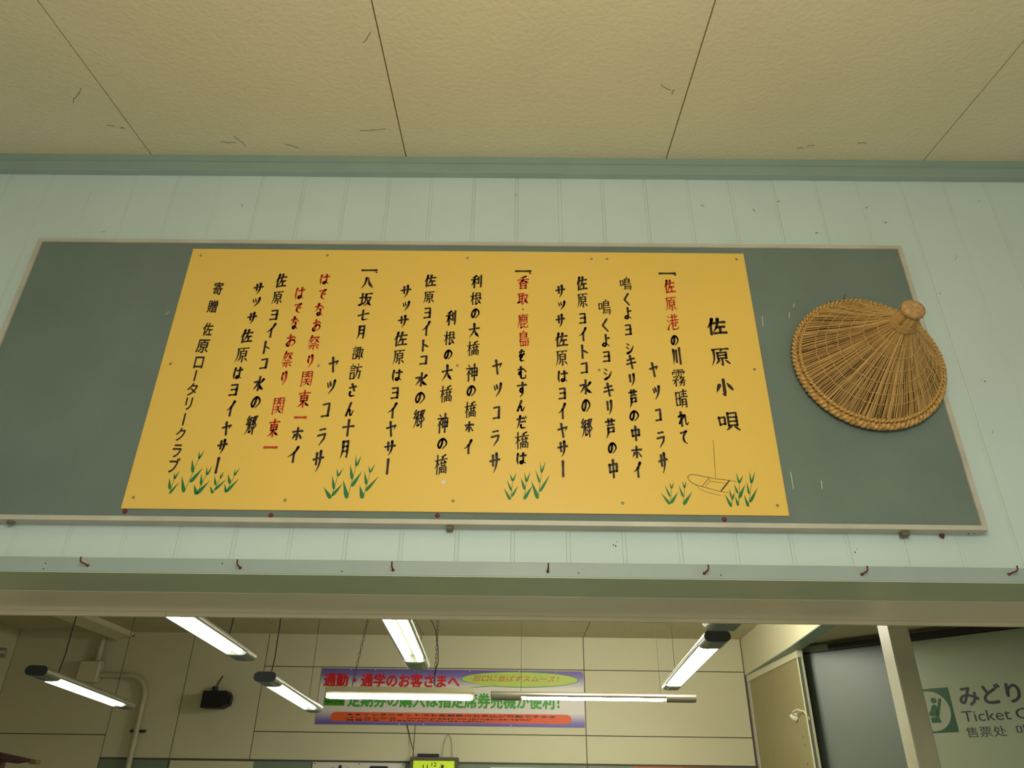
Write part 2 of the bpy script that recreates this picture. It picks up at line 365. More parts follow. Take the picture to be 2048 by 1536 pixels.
# --- lintel over the opening: ledge, green underside, beige underside, edge strips
t = MB().box(-3.9, 6.2, .020, .23, 2.1012, 2.1402, .0015); struct('trim_3', t, m_ledge)
hm = MB()
for hx, hz in ((-.170, 2.122), (-.171, 2.108), (.30, 2.127), (.62, 2.110), (1.245, 2.113), (1.62, 2.112), (2.45, 2.118)):
    hm.lathe((hx, .0205, hz), (0, -1, 0), [(.0024, 0), (.0018, .0008), (0, .0008)], 7)
o = hm.build('nail_holes', m_rust, D.objects['trim_3']); o['kind'] = 'stuff'
t = MB().box(-3.9, 6.2, .0203, .2295, 2.0995, 2.1012); struct('trim_4', t, m_under)
t = MB().box(-3.9, 6.2, .2298, .507, 2.0985, 2.1036); struct('trim_5', t, m_beige)
t = MB().box(-3.9, -.035, .488, .503, 2.0835, 2.0985, .001); struct('trim_6', t, m_cream)
t = MB().box(-.0345, 6.2, .490, .505, 2.0855, 2.0985, .001); struct('trim_7', t, m_cream)

# --- interior shell
Y = 6.2; CZ = 3.075
wb = MB().box(-4.2, 8.0, Y + .012, Y + .15, 0, 3.2); wback = struct('wall_back', wb, m_seam_in)
def bpanel(x0, x1, z0, z1, m=m_wall_in, y=Y):
    MB().box(x0 + .004, x1 - .004, y + random.uniform(-.001, .001), Y + .013, z0 + .004, z1 - .004, .0015).build('wall_board', m, wback)
for x0, x1 in ((-1.5, .096), (.096, 1.797), (1.797, 3.44)):
    for z0, z1 in ((1.889, 2.14), (2.14, 2.752), (2.752, CZ + .02)):
        bpanel(x0, x1, z0, z1)
bpanel(-2.285, -1.5, 1.889, CZ + .02); 
bpanel(-2.965, -2.285, 1.889, CZ + .02)
bpanel(-4.14, -2.965, 2.092, CZ + .02); bpanel(-4.14, -2.965, 1.3, 2.092)
for x0, x1 in ((-2.965, -2.285), (-2.285, -1.5), (-1.5, .096), (.096, 1.797), (1.797, 3.44)):
    bpanel(x0, x1, 0.0, 1.882, m_dado)
MB().box(-2.965, 3.44, Y - .006, Y + .01, 1.879, 1.8885).build('picture_rail', m_seam_in, wback)
struct('wall_left', MB().box(-4.3, -4.14, .5, 6.3, 0, 3.2), m_wall_in)
cl = MB().box(-4.2, 3.60, .5, 6.3, CZ + .012, CZ + .1); cin = struct('ceiling', cl, m_seam_in)
xs_i = [-4.14, -2.95, -1.33, .12, 1.80, 3.45]
for i in range(5):
    for (y0, y1) in ((.507, 2.4), (2.4, 4.3), (4.3, 6.2)):
        MB().box(xs_i[i] + .003, xs_i[i+1] - .003, y0 + .003, y1 - .003, CZ, CZ + .013, .001).build('ceiling_board', m_ceil_in, cin)
# sloping duct boxed in below the ceiling
dct = thing('boxed_duct', 'beige boxed-in duct under the ceiling, top left of the back room', 'duct', (-3.0, 5, 3.0))
MB().add([(-3.09, 6.2, 2.985), (-2.93, 6.2, 3.02), (-2.93, 6.198, CZ-.002), (-3.09, 6.198, CZ-.002), (-3.16, 2.0, 2.985), (-2.99, 2.0, 3.02), (-2.99, 2.0, CZ-.002), (-3.16, 2.0, CZ-.002)],
         [(0, 1, 2, 3), (4, 7, 6, 5), (0, 4, 5, 1), (1, 5, 6, 2), (2, 6, 7, 3), (3, 7, 4, 0)]).build('duct_casing', m_wall_in, dct)
MB().tube([(-2.925, 6.19, 3.03), (-2.925, 6.17, 3.03)], .008, 8).build('bolt', m_rust, dct)

# right side: upper wall, lintel strip, alcove ceiling
def quadwall(mb, pts, z0, z1, th=.02):
    (xa, ya), (xb, yb) = pts
    d = Vector((xb - xa, yb - ya, 0)).normalized(); n = Vector((-d.y, d.x, 0)) * th
    base = [(xa, ya, z0), (xb, yb, z0), (xb + n.x, yb + n.y, z0), (xa + n.x, ya + n.y, z0)]
    mb.extr(base, (0, 0, z1 - z0)); return mb
w = MB(); w.extr([(3.446, 6.21, 2.722), (3.372, 4.62, 2.722), (3.262, 3.2, 2.722), (3.05, .5, 2.722), (3.17, .5, 2.722), (3.375, 3.2, 2.722), (3.50, 4.60, 2.722), (3.52, 6.21, 2.722)], (0, 0, .40))
struct('wall_right', w, m_wall_in)
w = MB(); w.extr([(3.4465, 6.2, 2.716), (3.374, 4.62, 2.716), (3.264, 3.2, 2.716), (3.052, .51, 2.716), (3.168, .51, 2.716), (3.373, 3.2, 2.716), (3.498, 4.60, 2.716), (3.50, 6.2, 2.716)], (0, 0, .006))
struct('trim_8', w, m_trimg)
struct('ceiling', MB().extr([(3.505, 6.2, 2.775), (3.48, 4.6, 2.775), (3.365, 3.2, 2.775), (3.16, .51, 2.775), (8.0, .51, 2.775), (8.0, 6.2, 2.775)], (0, 0, .06)), m_ceil_in)
struct('wall_right', MB().box(7.9, 8.0, .5, 6.3, 0, 3.2), m_wall_in)

# beige partition between the back corner and the corner post
par = thing('beige_partition', 'beige flush partition panel right of the back wall, carrying a small white sensor', 'partition', (3.45, 5.4, 0))
MB().box(3.452, 3.50, 4.64, 6.19, 2.655, 2.716, .002).build('top_rail', m_wall_in, par)
MB().box(3.452, 3.50, 4.645, 4.675, 0.02, 2.655, .002).build('stile', m_wall_in, par)
MB().box(3.452, 3.50, 6.13, 6.19, 0.02, 2.655, .002).build('stile', m_frame, par)
MB().box(3.464, 3.49, 4.675, 6.13, 0.02, 2.655).build('door_panel', mat('tan_board', (150, 141, 100), 0.6, var=.03), par)
for z in (2.06, 2.0, 1.86): MB().lathe((3.464, 4.84, z), (-1, 0, 0), [(.008, 0), (.006, .002), (0, .002)], 8).build('screw', m_wire, par)

# --- angled ticket window wall (45 degrees)
A = Vector((3.54, 4.733, 0)); DR = Vector((1.14, -1.22, 0)).normalized(); NN = Vector((-1.22, -1.14, 0)).normalized()   # NN points into the room
def sp(s, z, d=0.0):
    v = A + DR * s + NN * d; return (v.x, v.y, z)
def sbox(mb, s0, s1, z0, z1, d0, d1):
    mb.extr([sp(s0, z0, d0), sp(s1, z0, d0), sp(s1, z0, d1), sp(s0, z0, d1)], (0, 0, z1 - z0)); return mb
tw = thing('ticket_window_wall', 'angled ticket office front with grey post, dark frame and frosted white panel', 'partition', (4.0, 4.2, 0))
MB().extr([(3.4525, 4.64, .02), (3.514, 4.759, .02), (3.56, 4.80, .02), (3.505, 4.65, .02)], (0, 0, 2.70)).build('corner_post', mat('grey_green_post', (118, 128, 116), .5), tw)
sbox(MB(), -.036, -.024, 0.02, 2.70, -.05, .004).build('frame_edge', mat('brass_edge', (96, 84, 50), .5), tw)
sbox(MB(), -.024, -.004, 0.02, 2.70, -.05, -.004).build('dark_gasket', m_blackp, tw)
sbox(MB(), -.036, 3.2, 2.692, 2.704, -.05, .0).build('dark_head', m_blackp, tw)
sbox(MB(), -.10, 3.2, 2.704, 2.752, -.05, -.002).build('grey_head', mat('grey_head_paint', (138, 142, 122), .5), tw)
sbox(MB(), .238, 3.2, 2.697, 2.742, -.05, .03).build('shutter_box', mat('dark_brown_shutter_box', (34, 24, 20), .5), tw, label='dark brown shutter box')
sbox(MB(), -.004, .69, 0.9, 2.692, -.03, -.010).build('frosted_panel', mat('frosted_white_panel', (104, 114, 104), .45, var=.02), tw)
m_sgn = mat('pale_grey_green_sign', (150, 158, 130), .25, var=.02)
sb = tag(sbox(MB(), .70, 2.6, 1.0, 2.690, -.035, -.004).build('ticket_office_sign', m_sgn), 'pale sign with green seat emblem reading Ticket Office, behind the pillar', 'sign')
f_s = lambda a, b: sp(a, b, -.0028)
f_s2 = lambda a, b: sp(a, b, -.0016)
f_s3 = lambda a, b: sp(a, b, -.0004)
m_emg = mat('emblem_green', (8, 70, 32), .4)
m_txt = mat('dark_grey_lettering', (44, 38, 50), .5)
e = MB(); e.add([f_s(.765, 2.045), f_s(1.071, 2.045), f_s(1.071, 2.345), f_s(.765, 2.345)], [(0, 1, 2, 3)]); e.build('emblem_square', m_emg, sb)
e = MB(); c = [f_s2(.915 + .136 * math.cos(k * math.pi / 24), 2.192 + .136 * math.sin(k * math.pi / 24)) for k in range(48)]; e.add(c, [tuple(range(48))]); e.build('emblem_disc', m_sgn, sb)
e = MB(); c = [f_s3(.951 + .020 * math.cos(k * math.pi / 12), 2.262 + .020 * math.sin(k * math.pi / 12)) for k in range(24)]; e.add(c, [tuple(range(24))])
_S = 7.642
import json
PERSON_A = PA = [(.9155,2.197),(.927,2.225),(.945,2.237),(.962,2.228),(.967,2.205),(.955,2.165),(.938,2.155),(.915,2.155),(.897,2.165),(.903,2.185)]
PERSON_B = PB = [(.983,2.262),(.992,2.273),(1.003,2.274),(1.006,2.264),(.962,2.148),(.972,2.112),(.905,2.112),(.903,2.150),(.942,2.150)]
e.add([f_s3(*p) for p in PA], [tuple(range(len(PA)))]); e.add([f_s3(*p) for p in PB], [tuple(range(len(PB)))])
e.build('seated_person_pictogram', m_emg, sb)
e = MB(); heavy(e, 'みどりの窓口', 1.128, 1.98, 2.21, 2.350, lambda d: (lambda a, b: sp(a, b, -.0030 + d)), .0, .0035); e.build('lettering', m_txt, sb)
e = MB(); write(e, 'Ticket', 1.118, 1.430, 2.108, 2.178, f_s, .0); e.build('lettering', m_txt, sb)
e = MB(); write(e, 'Office', 1.462, 1.80, 2.108, 2.178, f_s, .0); e.build('lettering', m_txt, sb)
e = MB(); write(e, '售票处', 1.118, 1.376, 2.006, 2.074, f_s, .0); e.build('lettering', m_txt, sb)
e = MB(); write(e, '매표소', 1.44, 1.70, 2.006, 2.074, f_s, .0); e.build('lettering', m_txt, sb)

# sensor dome and white conduit
sn = thing('alarm_sensor', 'small white cone sensor on the beige partition beside the grey post', 'sensor', (3.452, 4.9, 2.2))
MB().lathe((3.464, 4.93, 2.215), (-.8, 0, .2), [(.036, 0), (.036, .008), (.026, .03), (.008, .055), (0, .058)], 14).build('cone', mat('white_plastic', (222, 220, 200), .4), sn)
MB().tube([(3.43, 4.91, 2.235), (3.41, 4.84, 2.25), (3.42, 4.76, 2.26), (3.44, 4.67, 2.24), (3.465, 4.64, 2.19), (3.475, 4.66, 2.14), (3.48, 4.675, 2.10)], .006, 8).build('cable', m_whitem, tw)
MB().extr([(3.470, 4.664, .2), (3.488, 4.70, .2), (3.474, 4.706, .2), (3.457, 4.67, .2)], (0, 0, 1.92)).build('cable_cover', mat('white_cover', (206, 208, 184), .4), tw)

# --- pillar
pl = MB().box(3.133, 3.245, 2.3, 2.43, 0, CZ, .006)
tag(pl.build('square_pillar', m_pipe), 'square beige pillar standing in front of the ticket office sign', 'pillar')
# ================================================================== DISPLAY BOARD
bd = thing('display_board', 'long grey cloth display board in a pale metal frame above the opening', 'board', (.91, .02, 2.73))
X0, X1, Z0, Z1 = -.525, 2.3475, 2.2355, 3.2095
MB().box(X0 + .01, X1 - .01, .004, .040, Z0 + .01, Z1 - .01).build('cloth_backing', m_cloth, bd)
def rail(pts):      # mitred frame rail, profile front lip
    return MB().extr(pts, (0, .044, 0))
fw = .0145; fwb = .0132
yf = -.0015
b = MB().extr([(X0, yf, Z1), (X1, yf, Z1), (X1 - fw, yf, Z1 - fw), (X0 + fw, yf, Z1 - fw)], (0, .0465, 0)); b.build('frame_rail', m_frame, bd)
b = MB().extr([(X0, yf, Z0), (X0 + fw, yf, Z0 + fwb), (X1 - fw, yf, Z0 + fwb), (X1, yf, Z0)], (0, .0465, 0)); b.build('frame_rail', m_frame, bd)
b = MB().extr([(X0, yf, Z0), (X0, yf, Z1), (X0 + fw, yf, Z1 - fw), (X0 + fw, yf, Z0 + fwb)], (0, .0465, 0)); b.build('frame_rail', m_frame, bd)
b = MB().extr([(X1, yf, Z0), (X1 - fw, yf, Z0 + fwb), (X1 - fw, yf, Z1 - fw), (X1, yf, Z1)], (0, .0465, 0)); b.build('frame_rail', m_frame, bd)
for i, (px, pz) in enumerate(BOARD_PINS):
    MB().lathe((px / 1000, .004, pz / 1000), (0, -1, 0), [(.0068, 0), (.0064, .002), (.004, .0035), (0, .004)], 14).build('rusty_pin', m_rust, bd)
m_clip = mat('dark_tan_clip', (112, 100, 76), .6)
MB().box(2.122, 2.142, .012, .034, 2.223, 2.237, .002).build('clip', m_clip, bd)
MB().box(.890, .908, .012, .034, 2.226, 2.237, .002).build('clip', m_clip, bd)
MB().lathe((-.30, .02, 2.2350), (.3, 0, -1), [(.011, 0), (.011, .003), (.006, .006), (0, .007)], 8).build('rust_lump', m_clip, bd)
MB().lathe((2.24, .038, 2.2352), (.3, 0, -1), [(.006, 0), (.007, .004), (.003, .010), (0, .012)], 7).build('rust_lump', m_rust, bd)
for x in (2.31, 2.325): MB().lathe((x, .03, 2.2352), (0, 0, -1), [(.0025, 0), (.002, .001), (0, .001)], 8).build('screw', m_wire, bd)
sc_ = MB()
for x0, z0, x1, z1 in ((1.842, 2.885, 1.846, 2.925), (1.845, 2.35, 1.846, 2.40), (1.925, 2.35, 1.927, 2.375), (1.93, 2.92, 1.933, 2.94), (1.95, 2.96, 1.955, 2.975), (-.03, 2.91, -.022, 2.922)):
    sc_.add([(x0 - .0008, .0034, z0), (x0 + .0008, .0034, z0), (x1 + .0008, .0034, z1), (x1 - .0008, .0034, z1)], [(0, 1, 2, 3)])
o = sc_.build('scratches', m_paper, bd); o['kind'] = 'stuff'

# ================================================================== YELLOW SONG SIGN
sg = thing('song_sign', 'yellow sign board hand-lettered with a song in black and red columns', 'sign', (.91, 0, 2.72))
MB().box(0, 1.82, 0.0, .0035, 2.270, 3.1713, .0006).build('yellow_panel', m_yellow, sg)

GL = {
'サ':"h 2,38 98,34;v 30,10 34,62;p 68,2 70,45 60,75 38,98",
'ヤ':"q 2,42 92,28 74,56;v 34,2 54,98",
'ツ':"d 6,20 22,50;d 36,12 50,44;p 92,8 80,55 30,98",'ッ':"d 6,20 22,50;d 36,12 50,44;p 92,8 80,55 30,98",
'コ':"c 10,14 88,10 84,86;h 6,88 88,88",
'ラ':"h 22,8 78,6;q 5,40 92,34 80,62 28,98",
'イ':"p 88,2 58,38 2,62;v 56,38 58,98",
'ヨ':"c 12,10 86,8 86,92;h 20,48 82,48;h 6,92 88,92",
'シ':"d 14,8 38,22;d 4,38 30,54;p 15,96 62,76 98,28",
'キ':"h 10,34 86,24;h 2,64 98,54;v 42,2 62,98",
'リ':"v 14,8 18,62;p 84,4 84,55 40,98",
'ト':"v 22,2 24,98;d 28,38 92,62",
'ホ':"h 4,30 96,28;k 50,2 50,94 38,88;p 28,52 6,86;d 68,50 94,84",
'ー':"v 50,0 50,100",
'の':"o 52,16 45,60 25,90 6,65 20,28 55,8 90,30 94,62 55,98",
'は':"o 12,6 4,55 12,96;h 38,28 98,24;o 70,4 72,60 68,84 50,94 38,84 52,72 98,94",
'で':"h 4,16 92,8;o 88,8 45,38 40,75 84,97;d 66,42 76,54;d 84,36 96,48",
'な':"h 4,24 60,20;p 38,2 28,40 6,62;d 72,20 96,40;o 62,45 66,78 50,94 32,85 45,72 96,95",
'お':"h 4,28 62,24;o 35,2 36,87 15,94 6,76 50,48 88,52 94,76 62,97;d 72,15 94,34",
'り':"o 22,8 12,45 26,64;p 74,2 88,50 35,99",
'さ':"h 8,30 92,24;v 40,2 76,56;o 20,62 14,84 40,97 88,94",
'ん':"o 55,2 5,95 30,58 50,55 58,90 74,94 97,62",
'を':"h 12,20 88,17;o 48,2 12,56 42,42 62,55 58,74;o 92,38 35,65 30,88 50,98 90,95",
'む':"h 3,25 60,22;o 32,3 33,55 15,66 10,50 30,45 34,70 36,90 60,97 90,94 92,72;d 72,26 96,46",
'す':"h 2,22 98,20;o 58,2 60,55 45,70 30,56 45,42 62,55 60,80 32,99",
'だ':"h 4,26 64,20;p 35,2 25,50 3,97;h 48,48 86,46;o 44,70 48,92 92,93;d 72,12 80,26;d 90,6 98,20",
'く':"l 78,2 14,48 88,98",
'よ':"h 54,34 94,31;o 54,2 56,72 40,94 10,86 25,70 50,74 98,96",
'れ':"v 26,2 28,98;o 2,32 42,24 3,80 45,40 66,25 70,75 80,92 98,76",
'て':"h 2,16 92,8;o 90,8 42,40 44,75 90,98",
'・':"d 30,30 70,70",'、':"d 10,15 90,90",'一':"H 0,58 100,42",
'八':"p 38,8 30,55 1,97;n 55,4 66,55 99,97",
'七':"h 2,52 98,36;o 45,2 45,82 55,95 94,90",
'十':"h 1,44 99,42;v 50,1 50,99",
'月':"p 24,4 25,60 4,98;k 25,6 86,4 86,98 70,90;h 28,34 84,33;h 26,60 84,60",
'川':"p 12,8 14,60 2,96;v 48,14 48,86;v 92,2 94,99",
'大':"h 3,40 97,34;p 50,1 48,50 3,98;n 52,40 70,72 99,97",
'小':"k 50,1 50,98 36,88;p 22,34 2,76;d 72,26 99,64",
'中':"v 9,25 13,70;c 9,27 91,24 87,66;h 13,67 89,65;v 50,1 50,99",
'水':"k 50,1 50,98 36,90;q 3,36 38,32 30,58 3,88;p 90,20 70,40 54,48;n 53,45 70,76 99,92",
'佐':"p 30,1 22,30 1,57;v 20,36 20,99;h 34,29 97,24;p 62,2 52,52 30,87;h 50,57 92,54;v 70,55 70,92;h 36,94 100,92",
'原':"h 10,8 97,7;p 17,9 17,60 1,98;p 60,11 50,24;v 36,27 38,61;c 37,28 84,26 82,59;h 39,43 82,43;h 39,59 84,59;k 60,60 60,98 50,91;p 42,70 24,92;d 76,70 98,90",
'唄':"v 2,26 6,68;c 3,28 32,25 30,63;h 5,64 31,62;v 48,4 48,73;c 48,6 91,4 91,73;h 49,28 89,28;h 49,50 89,50;h 49,72 91,72;p 58,77 34,98;d 76,77 100,98",
'港':"d 5,8 18,20;d 0,36 14,48;p 4,98 12,76 24,60;h 36,18 92,15;h 28,40 98,37;v 48,2 48,38;v 72,2 72,38;p 50,42 26,68;n 68,40 98,64;c 45,58 72,57 70,75;h 47,75 72,75;o 46,58 46,94 60,98 92,95 94,80",
'霧':"h 15,3 85,3;c 6,14 95,13 88,24;v 7,14 3,26;v 50,4 50,38;d 24,20 36,23;d 22,29 35,32;d 62,19 76,22;d 62,28 76,31;q 8,42 42,41 26,54;d 20,49 34,57;q 1,61 44,59 36,68;k 24,60 24,97 14,91;p 20,68 1,86;p 68,39 50,58;q 60,48 90,47 70,64 48,73;n 58,50 76,62 99,68;k 50,77 88,76 82,97 72,91;p 68,67 62,86 44,99",
'晴':"v 2,15 2,83;c 2,16 33,14 33,82;h 3,48 32,48;h 3,82 33,81;h 48,13 95,12;h 52,26 92,25;v 70,2 70,40;h 42,41 100,40;p 52,53 52,80 45,99;k 52,54 89,53 89,98 78,92;h 53,68 88,68;h 53,81 88,81",
'鳴':"v 2,23 4,60;c 3,24 27,22 26,57;h 5,58 27,56;p 62,1 54,12;v 42,13 42,70;c 42,14 84,13 83,38;h 43,26 83,25;h 43,38 83,38;h 43,53 94,52;k 43,68 96,67 90,98 80,92;p 42,78 33,94;d 50,78 55,90;d 62,77 68,88;d 74,75 82,84",
'芦':"h 2,14 98,12;v 32,2 35,24;v 68,2 65,24;h 20,34 86,32;c 28,48 88,47 84,69;h 28,69 86,68;p 28,47 24,76 3,99",
'郷':"l 22,2 6,22 24,26;l 30,15 4,46 28,46;p 30,36 22,75 1,98;v 40,12 40,88;c 40,12 63,11 63,49;h 41,30 62,30;h 41,49 63,48;p 40,88 50,86 62,76;d 52,56 68,76;l 74,8 96,6 80,36 97,56 78,70;v 74,8 74,99",
'香':"p 76,3 50,11 18,15;h 3,30 97,28;v 50,12 50,51;p 48,32 28,47 1,57;n 52,32 72,46 99,53;v 26,60 26,98;c 26,61 76,60 76,98;h 27,78 75,78;h 27,97 76,97",
'取':"h 1,12 55,10;v 14,12 14,80;v 42,10 42,98;h 15,32 41,32;h 15,54 41,54;p 1,84 20,80 44,72;q 55,25 93,23 80,62 50,97;n 58,35 76,72 100,97",
'鹿':"d 46,0 54,10;h 12,14 94,13;p 17,14 16,60 1,98;h 27,27 88,26;v 27,27 28,42;v 86,27 84,42;v 44,18 44,50;v 65,17 65,50;h 27,42 86,42;h 24,52 90,51;v 32,58 32,93;p 32,96 42,92 54,84;h 33,74 50,72;l 62,58 62,92 78,95 94,93 94,82;p 90,62 64,75",
'島':"p 50,0 40,12;v 21,13 21,67;c 21,14 78,13 78,39;h 23,26 77,26;h 23,39 78,39;h 22,53 94,52;k 21,67 96,66 92,98 82,93;v 48,73 48,92;l 24,77 25,94 70,93;v 71,75 71,93",
'橋':"h 1,30 37,28;v 20,1 20,99;p 20,32 14,55 0,72;d 22,38 35,54;p 86,2 62,9 46,12;h 42,25 99,23;p 66,12 56,32 38,46;n 70,24 82,36 99,43;v 56,43 56,57;c 56,43 83,42 83,56;h 56,57 83,57;l 41,66 41,99;k 41,66 96,65 96,98 86,93;v 56,75 56,90;c 56,75 80,75 80,89;h 56,90 80,90",
'利':"p 48,2 28,12 6,15;h 1,32 56,30;v 30,12 30,98;p 28,36 18,60 0,80;d 32,42 52,62;v 70,16 70,66;k 95,2 95,98 82,91",
'根':"h 1,30 43,28;v 22,1 22,99;p 22,32 14,58 0,77;d 25,38 39,55;c 52,7 90,6 90,46;h 53,26 89,26;h 53,46 90,46;v 52,7 52,94;p 50,97 62,94 74,82;p 98,52 76,64;n 64,48 80,77 100,97",
'神':"d 16,2 28,13;q 2,25 40,23 22,47 1,64;v 22,42 22,99;d 26,46 40,58;v 50,24 52,72;c 50,25 94,24 92,70;h 52,47 92,46;h 52,69 93,69;v 71,1 73,99",
'坂':"h 1,36 39,34;v 20,6 20,77;p 0,88 20,82 42,70;h 48,11 98,9;p 50,12 50,55 35,98;q 56,38 92,36 78,68 48,98;n 60,45 76,78 100,97",
'諏':"d 12,1 22,9;h 1,18 39,17;h 5,30 35,30;h 5,43 35,43;v 6,57 6,93;c 6,58 35,57 35,92;h 7,93 35,92;h 40,13 73,12;v 47,14 47,78;v 66,12 66,98;h 48,32 65,32;h 48,52 65,52;p 38,82 50,78 68,70;q 72,28 96,27 90,62 70,95;n 76,35 86,68 100,95",
'訪':"d 14,1 24,9;h 1,18 43,17;h 5,30 39,30;h 5,43 39,43;v 6,57 6,96;c 6,58 39,57 39,94;h 7,95 39,94;d 66,1 74,13;h 45,26 100,24;p 66,25 62,67 42,99;k 62,50 92,49 86,97 72,90",
'祭':"p 28,1 18,22 1,42;q 22,14 49,13 35,37 3,58;d 20,25 32,35;d 12,33 26,45;q 56,14 90,13 72,34 52,52;n 52,12 72,37 99,53;h 32,58 72,57;h 8,71 94,70;k 52,71 52,98 42,92;p 32,77 12,96;d 72,77 94,94",
'関':"v 3,4 3,98;c 3,5 43,4 43,34;h 5,19 42,19;h 5,34 43,34;v 57,4 57,33;k 57,5 97,4 97,98 87,93;h 58,19 96,19;h 58,34 96,33;d 33,42 40,51;p 67,40 60,50;h 24,56 77,55;h 16,71 86,70;p 50,55 44,79 20,95;n 52,69 66,84 84,93",
'東':"h 6,17 94,16;v 25,31 27,62;c 25,32 78,31 76,60;h 27,46 76,46;h 27,61 77,60;v 50,1 50,99;p 48,62 30,84 1,95;n 52,60 74,82 99,95",
}
PROF = {'h': (1.05, .78, .72, 1.2), 'H': (1.2, .9, .95, 1.3), 'v': (1.3, .98, .95, 1.05), 'p': (1.35, 1.1, .8, .2), 'n': (.45, .85, 1.55, .35),
        'd': (.55, 1.1, 1.35, .8), 'c': (1.0, .85, 1.25, 1.05), 'k': (1.1, 1.0, 1.15, .35), 'q': (1.05, .95, .95, .25), 'o': (1.15, .9, 1.0, .45), 'l': (1.1, 1.0, 1.0, .8), 's': (1, 1, 1, 1)}
def catmull(P, n=5):
    if len(P) < 3: return P
    out = []
    for i in range(len(P) - 1):
        p0 = P[max(i-1, 0)]; p1 = P[i]; p2 = P[i+1]; p3 = P[min(i+2, len(P)-1)]
        for k in range(n):
            t = k / n
            out.append(tuple(.5 * (2*p1[j] + (p2[j]-p0[j])*t + (2*p0[j]-5*p1[j]+4*p2[j]-p3[j])*t*t + (3*p1[j]-p0[j]-3*p2[j]+p3[j])*t**3) for j in (0, 1)))
    return out + [P[-1]]
def densify(P, step):
    out = []
    for a, b in zip(P, P[1:]):
        n = max(1, int(math.hypot(b[0]-a[0], b[1]-a[1]) / step))
        out += [(a[0] + (b[0]-a[0])*k/n, a[1] + (b[1]-a[1])*k/n) for k in range(n)]
    return out + [P[-1]]
def ribbon(mb, P, wid, prof, y):
    """P: points (x,z) in metres; constant y plane, facing -y"""
    P = densify(P, wid * 1.2) if len(P) > 1 else P
    L = [0]
    for a, b in zip(P, P[1:]): L.append(L[-1] + math.hypot(b[0]-a[0], b[1]-a[1]))
    T = L[-1] or 1
    ws = []
    for l in L:
        t = l / T * (len(prof) - 1); i = min(int(t), len(prof) - 2); ws.append(wid * .5 * (prof[i] + (prof[i+1] - prof[i]) * (t - i)))
    for i in range(len(P) - 1):
        a, b = P[i], P[i+1]; dx, dz = b[0]-a[0], b[1]-a[1]; l = math.hypot(dx, dz) or 1e-9; nx, nz = -dz/l, dx/l
        mb.add([(a[0]-nx*ws[i], y, a[1]-nz*ws[i]), (b[0]-nx*ws[i+1], y, b[1]-nz*ws[i+1]), (b[0]+nx*ws[i+1], y, b[1]+nz*ws[i+1]), (a[0]+nx*ws[i], y, a[1]+nz*ws[i])], [(0, 1, 2, 3)])
    for i in range(len(P)):
        if ws[i] < wid * .15: continue
        n = 8
        # brush tips: pointed slanted start
        mb.add([(P[i][0] + ws[i] * math.cos(q*2*math.pi/n + .4) , y - .00002, P[i][1] + ws[i] * math.sin(q*2*math.pi/n + .4)) for q in range(n)], [tuple(range(n))])
def brush(mb, ch, cx, cz, w, h, y, k=1.0):
    strokes = GL[ch].split(';'); ns = len(strokes)
    wid = (.0063 if ns <= 4 else .0060 if ns <= 7 else .0052 if ns <= 9 else .0043 if ns <= 13 else .0038) * k
    if ch in '一ー、・': wid = .0068
    w2, h2 = max(w - wid * .8, .002), max(h - wid * .8, .002)
    for s in strokes:
        ty = s[0]; P = [tuple(map(float, q.split(','))) for q in s[2:].split()]
        if ty in 'opnvhd' and len(P) > 2: P = catmull(P)
        P2 = []
        for a, b in P:
            b2 = b - .07 * (a - 50) if ch not in '一ー、・' else b
            P2.append((cx + (a - 50) / 100 * w2, cz - (b2 - 50) / 100 * h2))
        if ty == 'h' and len(P2) == 2:      # slightly arched horizontals
            a, b = P2; P2 = [a, ((a[0]+b[0])/2, (a[1]+b[1])/2 + .03 * abs(b[0]-a[0])), b]
        ribbon(mb, P2, wid, PROF[ty], y)
for kind, s in COLUMNS:
    for it in s.split():
        mb = MB(); ch = it[0]; cx, cz, w, h = [float(q) / 1000 for q in it[1:].split(',')]
        if kind == 'G':
            if ch == 'ー': ribbon(mb, [(cx, cz + h/2), (cx, cz - h/2)], .0050, (1, 1), -.0006)
            else: heavy(mb, ch, cx - w/2, cx + w/2, cz - h/2, cz + h/2, lambda d: (lambda a, b: (a, -.0006 - d * .1, b)), 0.0, .0009)
        else:
            brush(mb, ch, cx, cz, w, h, -.0006, 1.45 if kind == 'T' else 1.0)
        o = mb.build('painted_character', m_red if kind == 'R' else m_black, sg)
        if kind == 'R': o['label'] = 'worn red brushed character'
        if kind == 'T': o['label'] = 'large black brushed title character'
        if kind == 'G': o['label'] = 'thin black character of the donor line'
for leaves, stems in REEDS:
    mb = MB()
    for x0, z0, x1, z1, w in leaves:
        x0, z0, x1, z1, w = x0/1000, z0/1000, x1/1000, z1/1000, w/1000
        dx, dz = x1-x0, z1-z0; l = math.hypot(dx, dz); nx, nz = -dz/l, dx/l
        pr = ((0, .25), (.08, .42), (.22, .5), (.4, .42), (.65, .24), (.85, .1), (1, .01))
        lo = [(x0 + dx*t - nx*w*q, -.0005, z0 + dz*t - nz*w*q) for t, q in pr] + [(x0 + dx*t + nx*w*q, -.0005, z0 + dz*t + nz*w*q) for t, q in reversed(pr)]
        mb.add(lo, [tuple(range(len(lo)))])
    for a in stems:
        ribbon(mb, [(a[0]/1000, a[1]/1000), (a[2]/1000, a[3]/1000)], .0016, (1, .8), -.0004)
    mb.build('painted_reeds', m_green, sg)
mb = MB()
for w, P in BOAT: ribbon(mb, catmull([(a/1000, b/1000) for a, b in P]), w/1000, (.8, 1, 1, .7), -.0004)
mb.build('painted_boat', m_brown, sg)
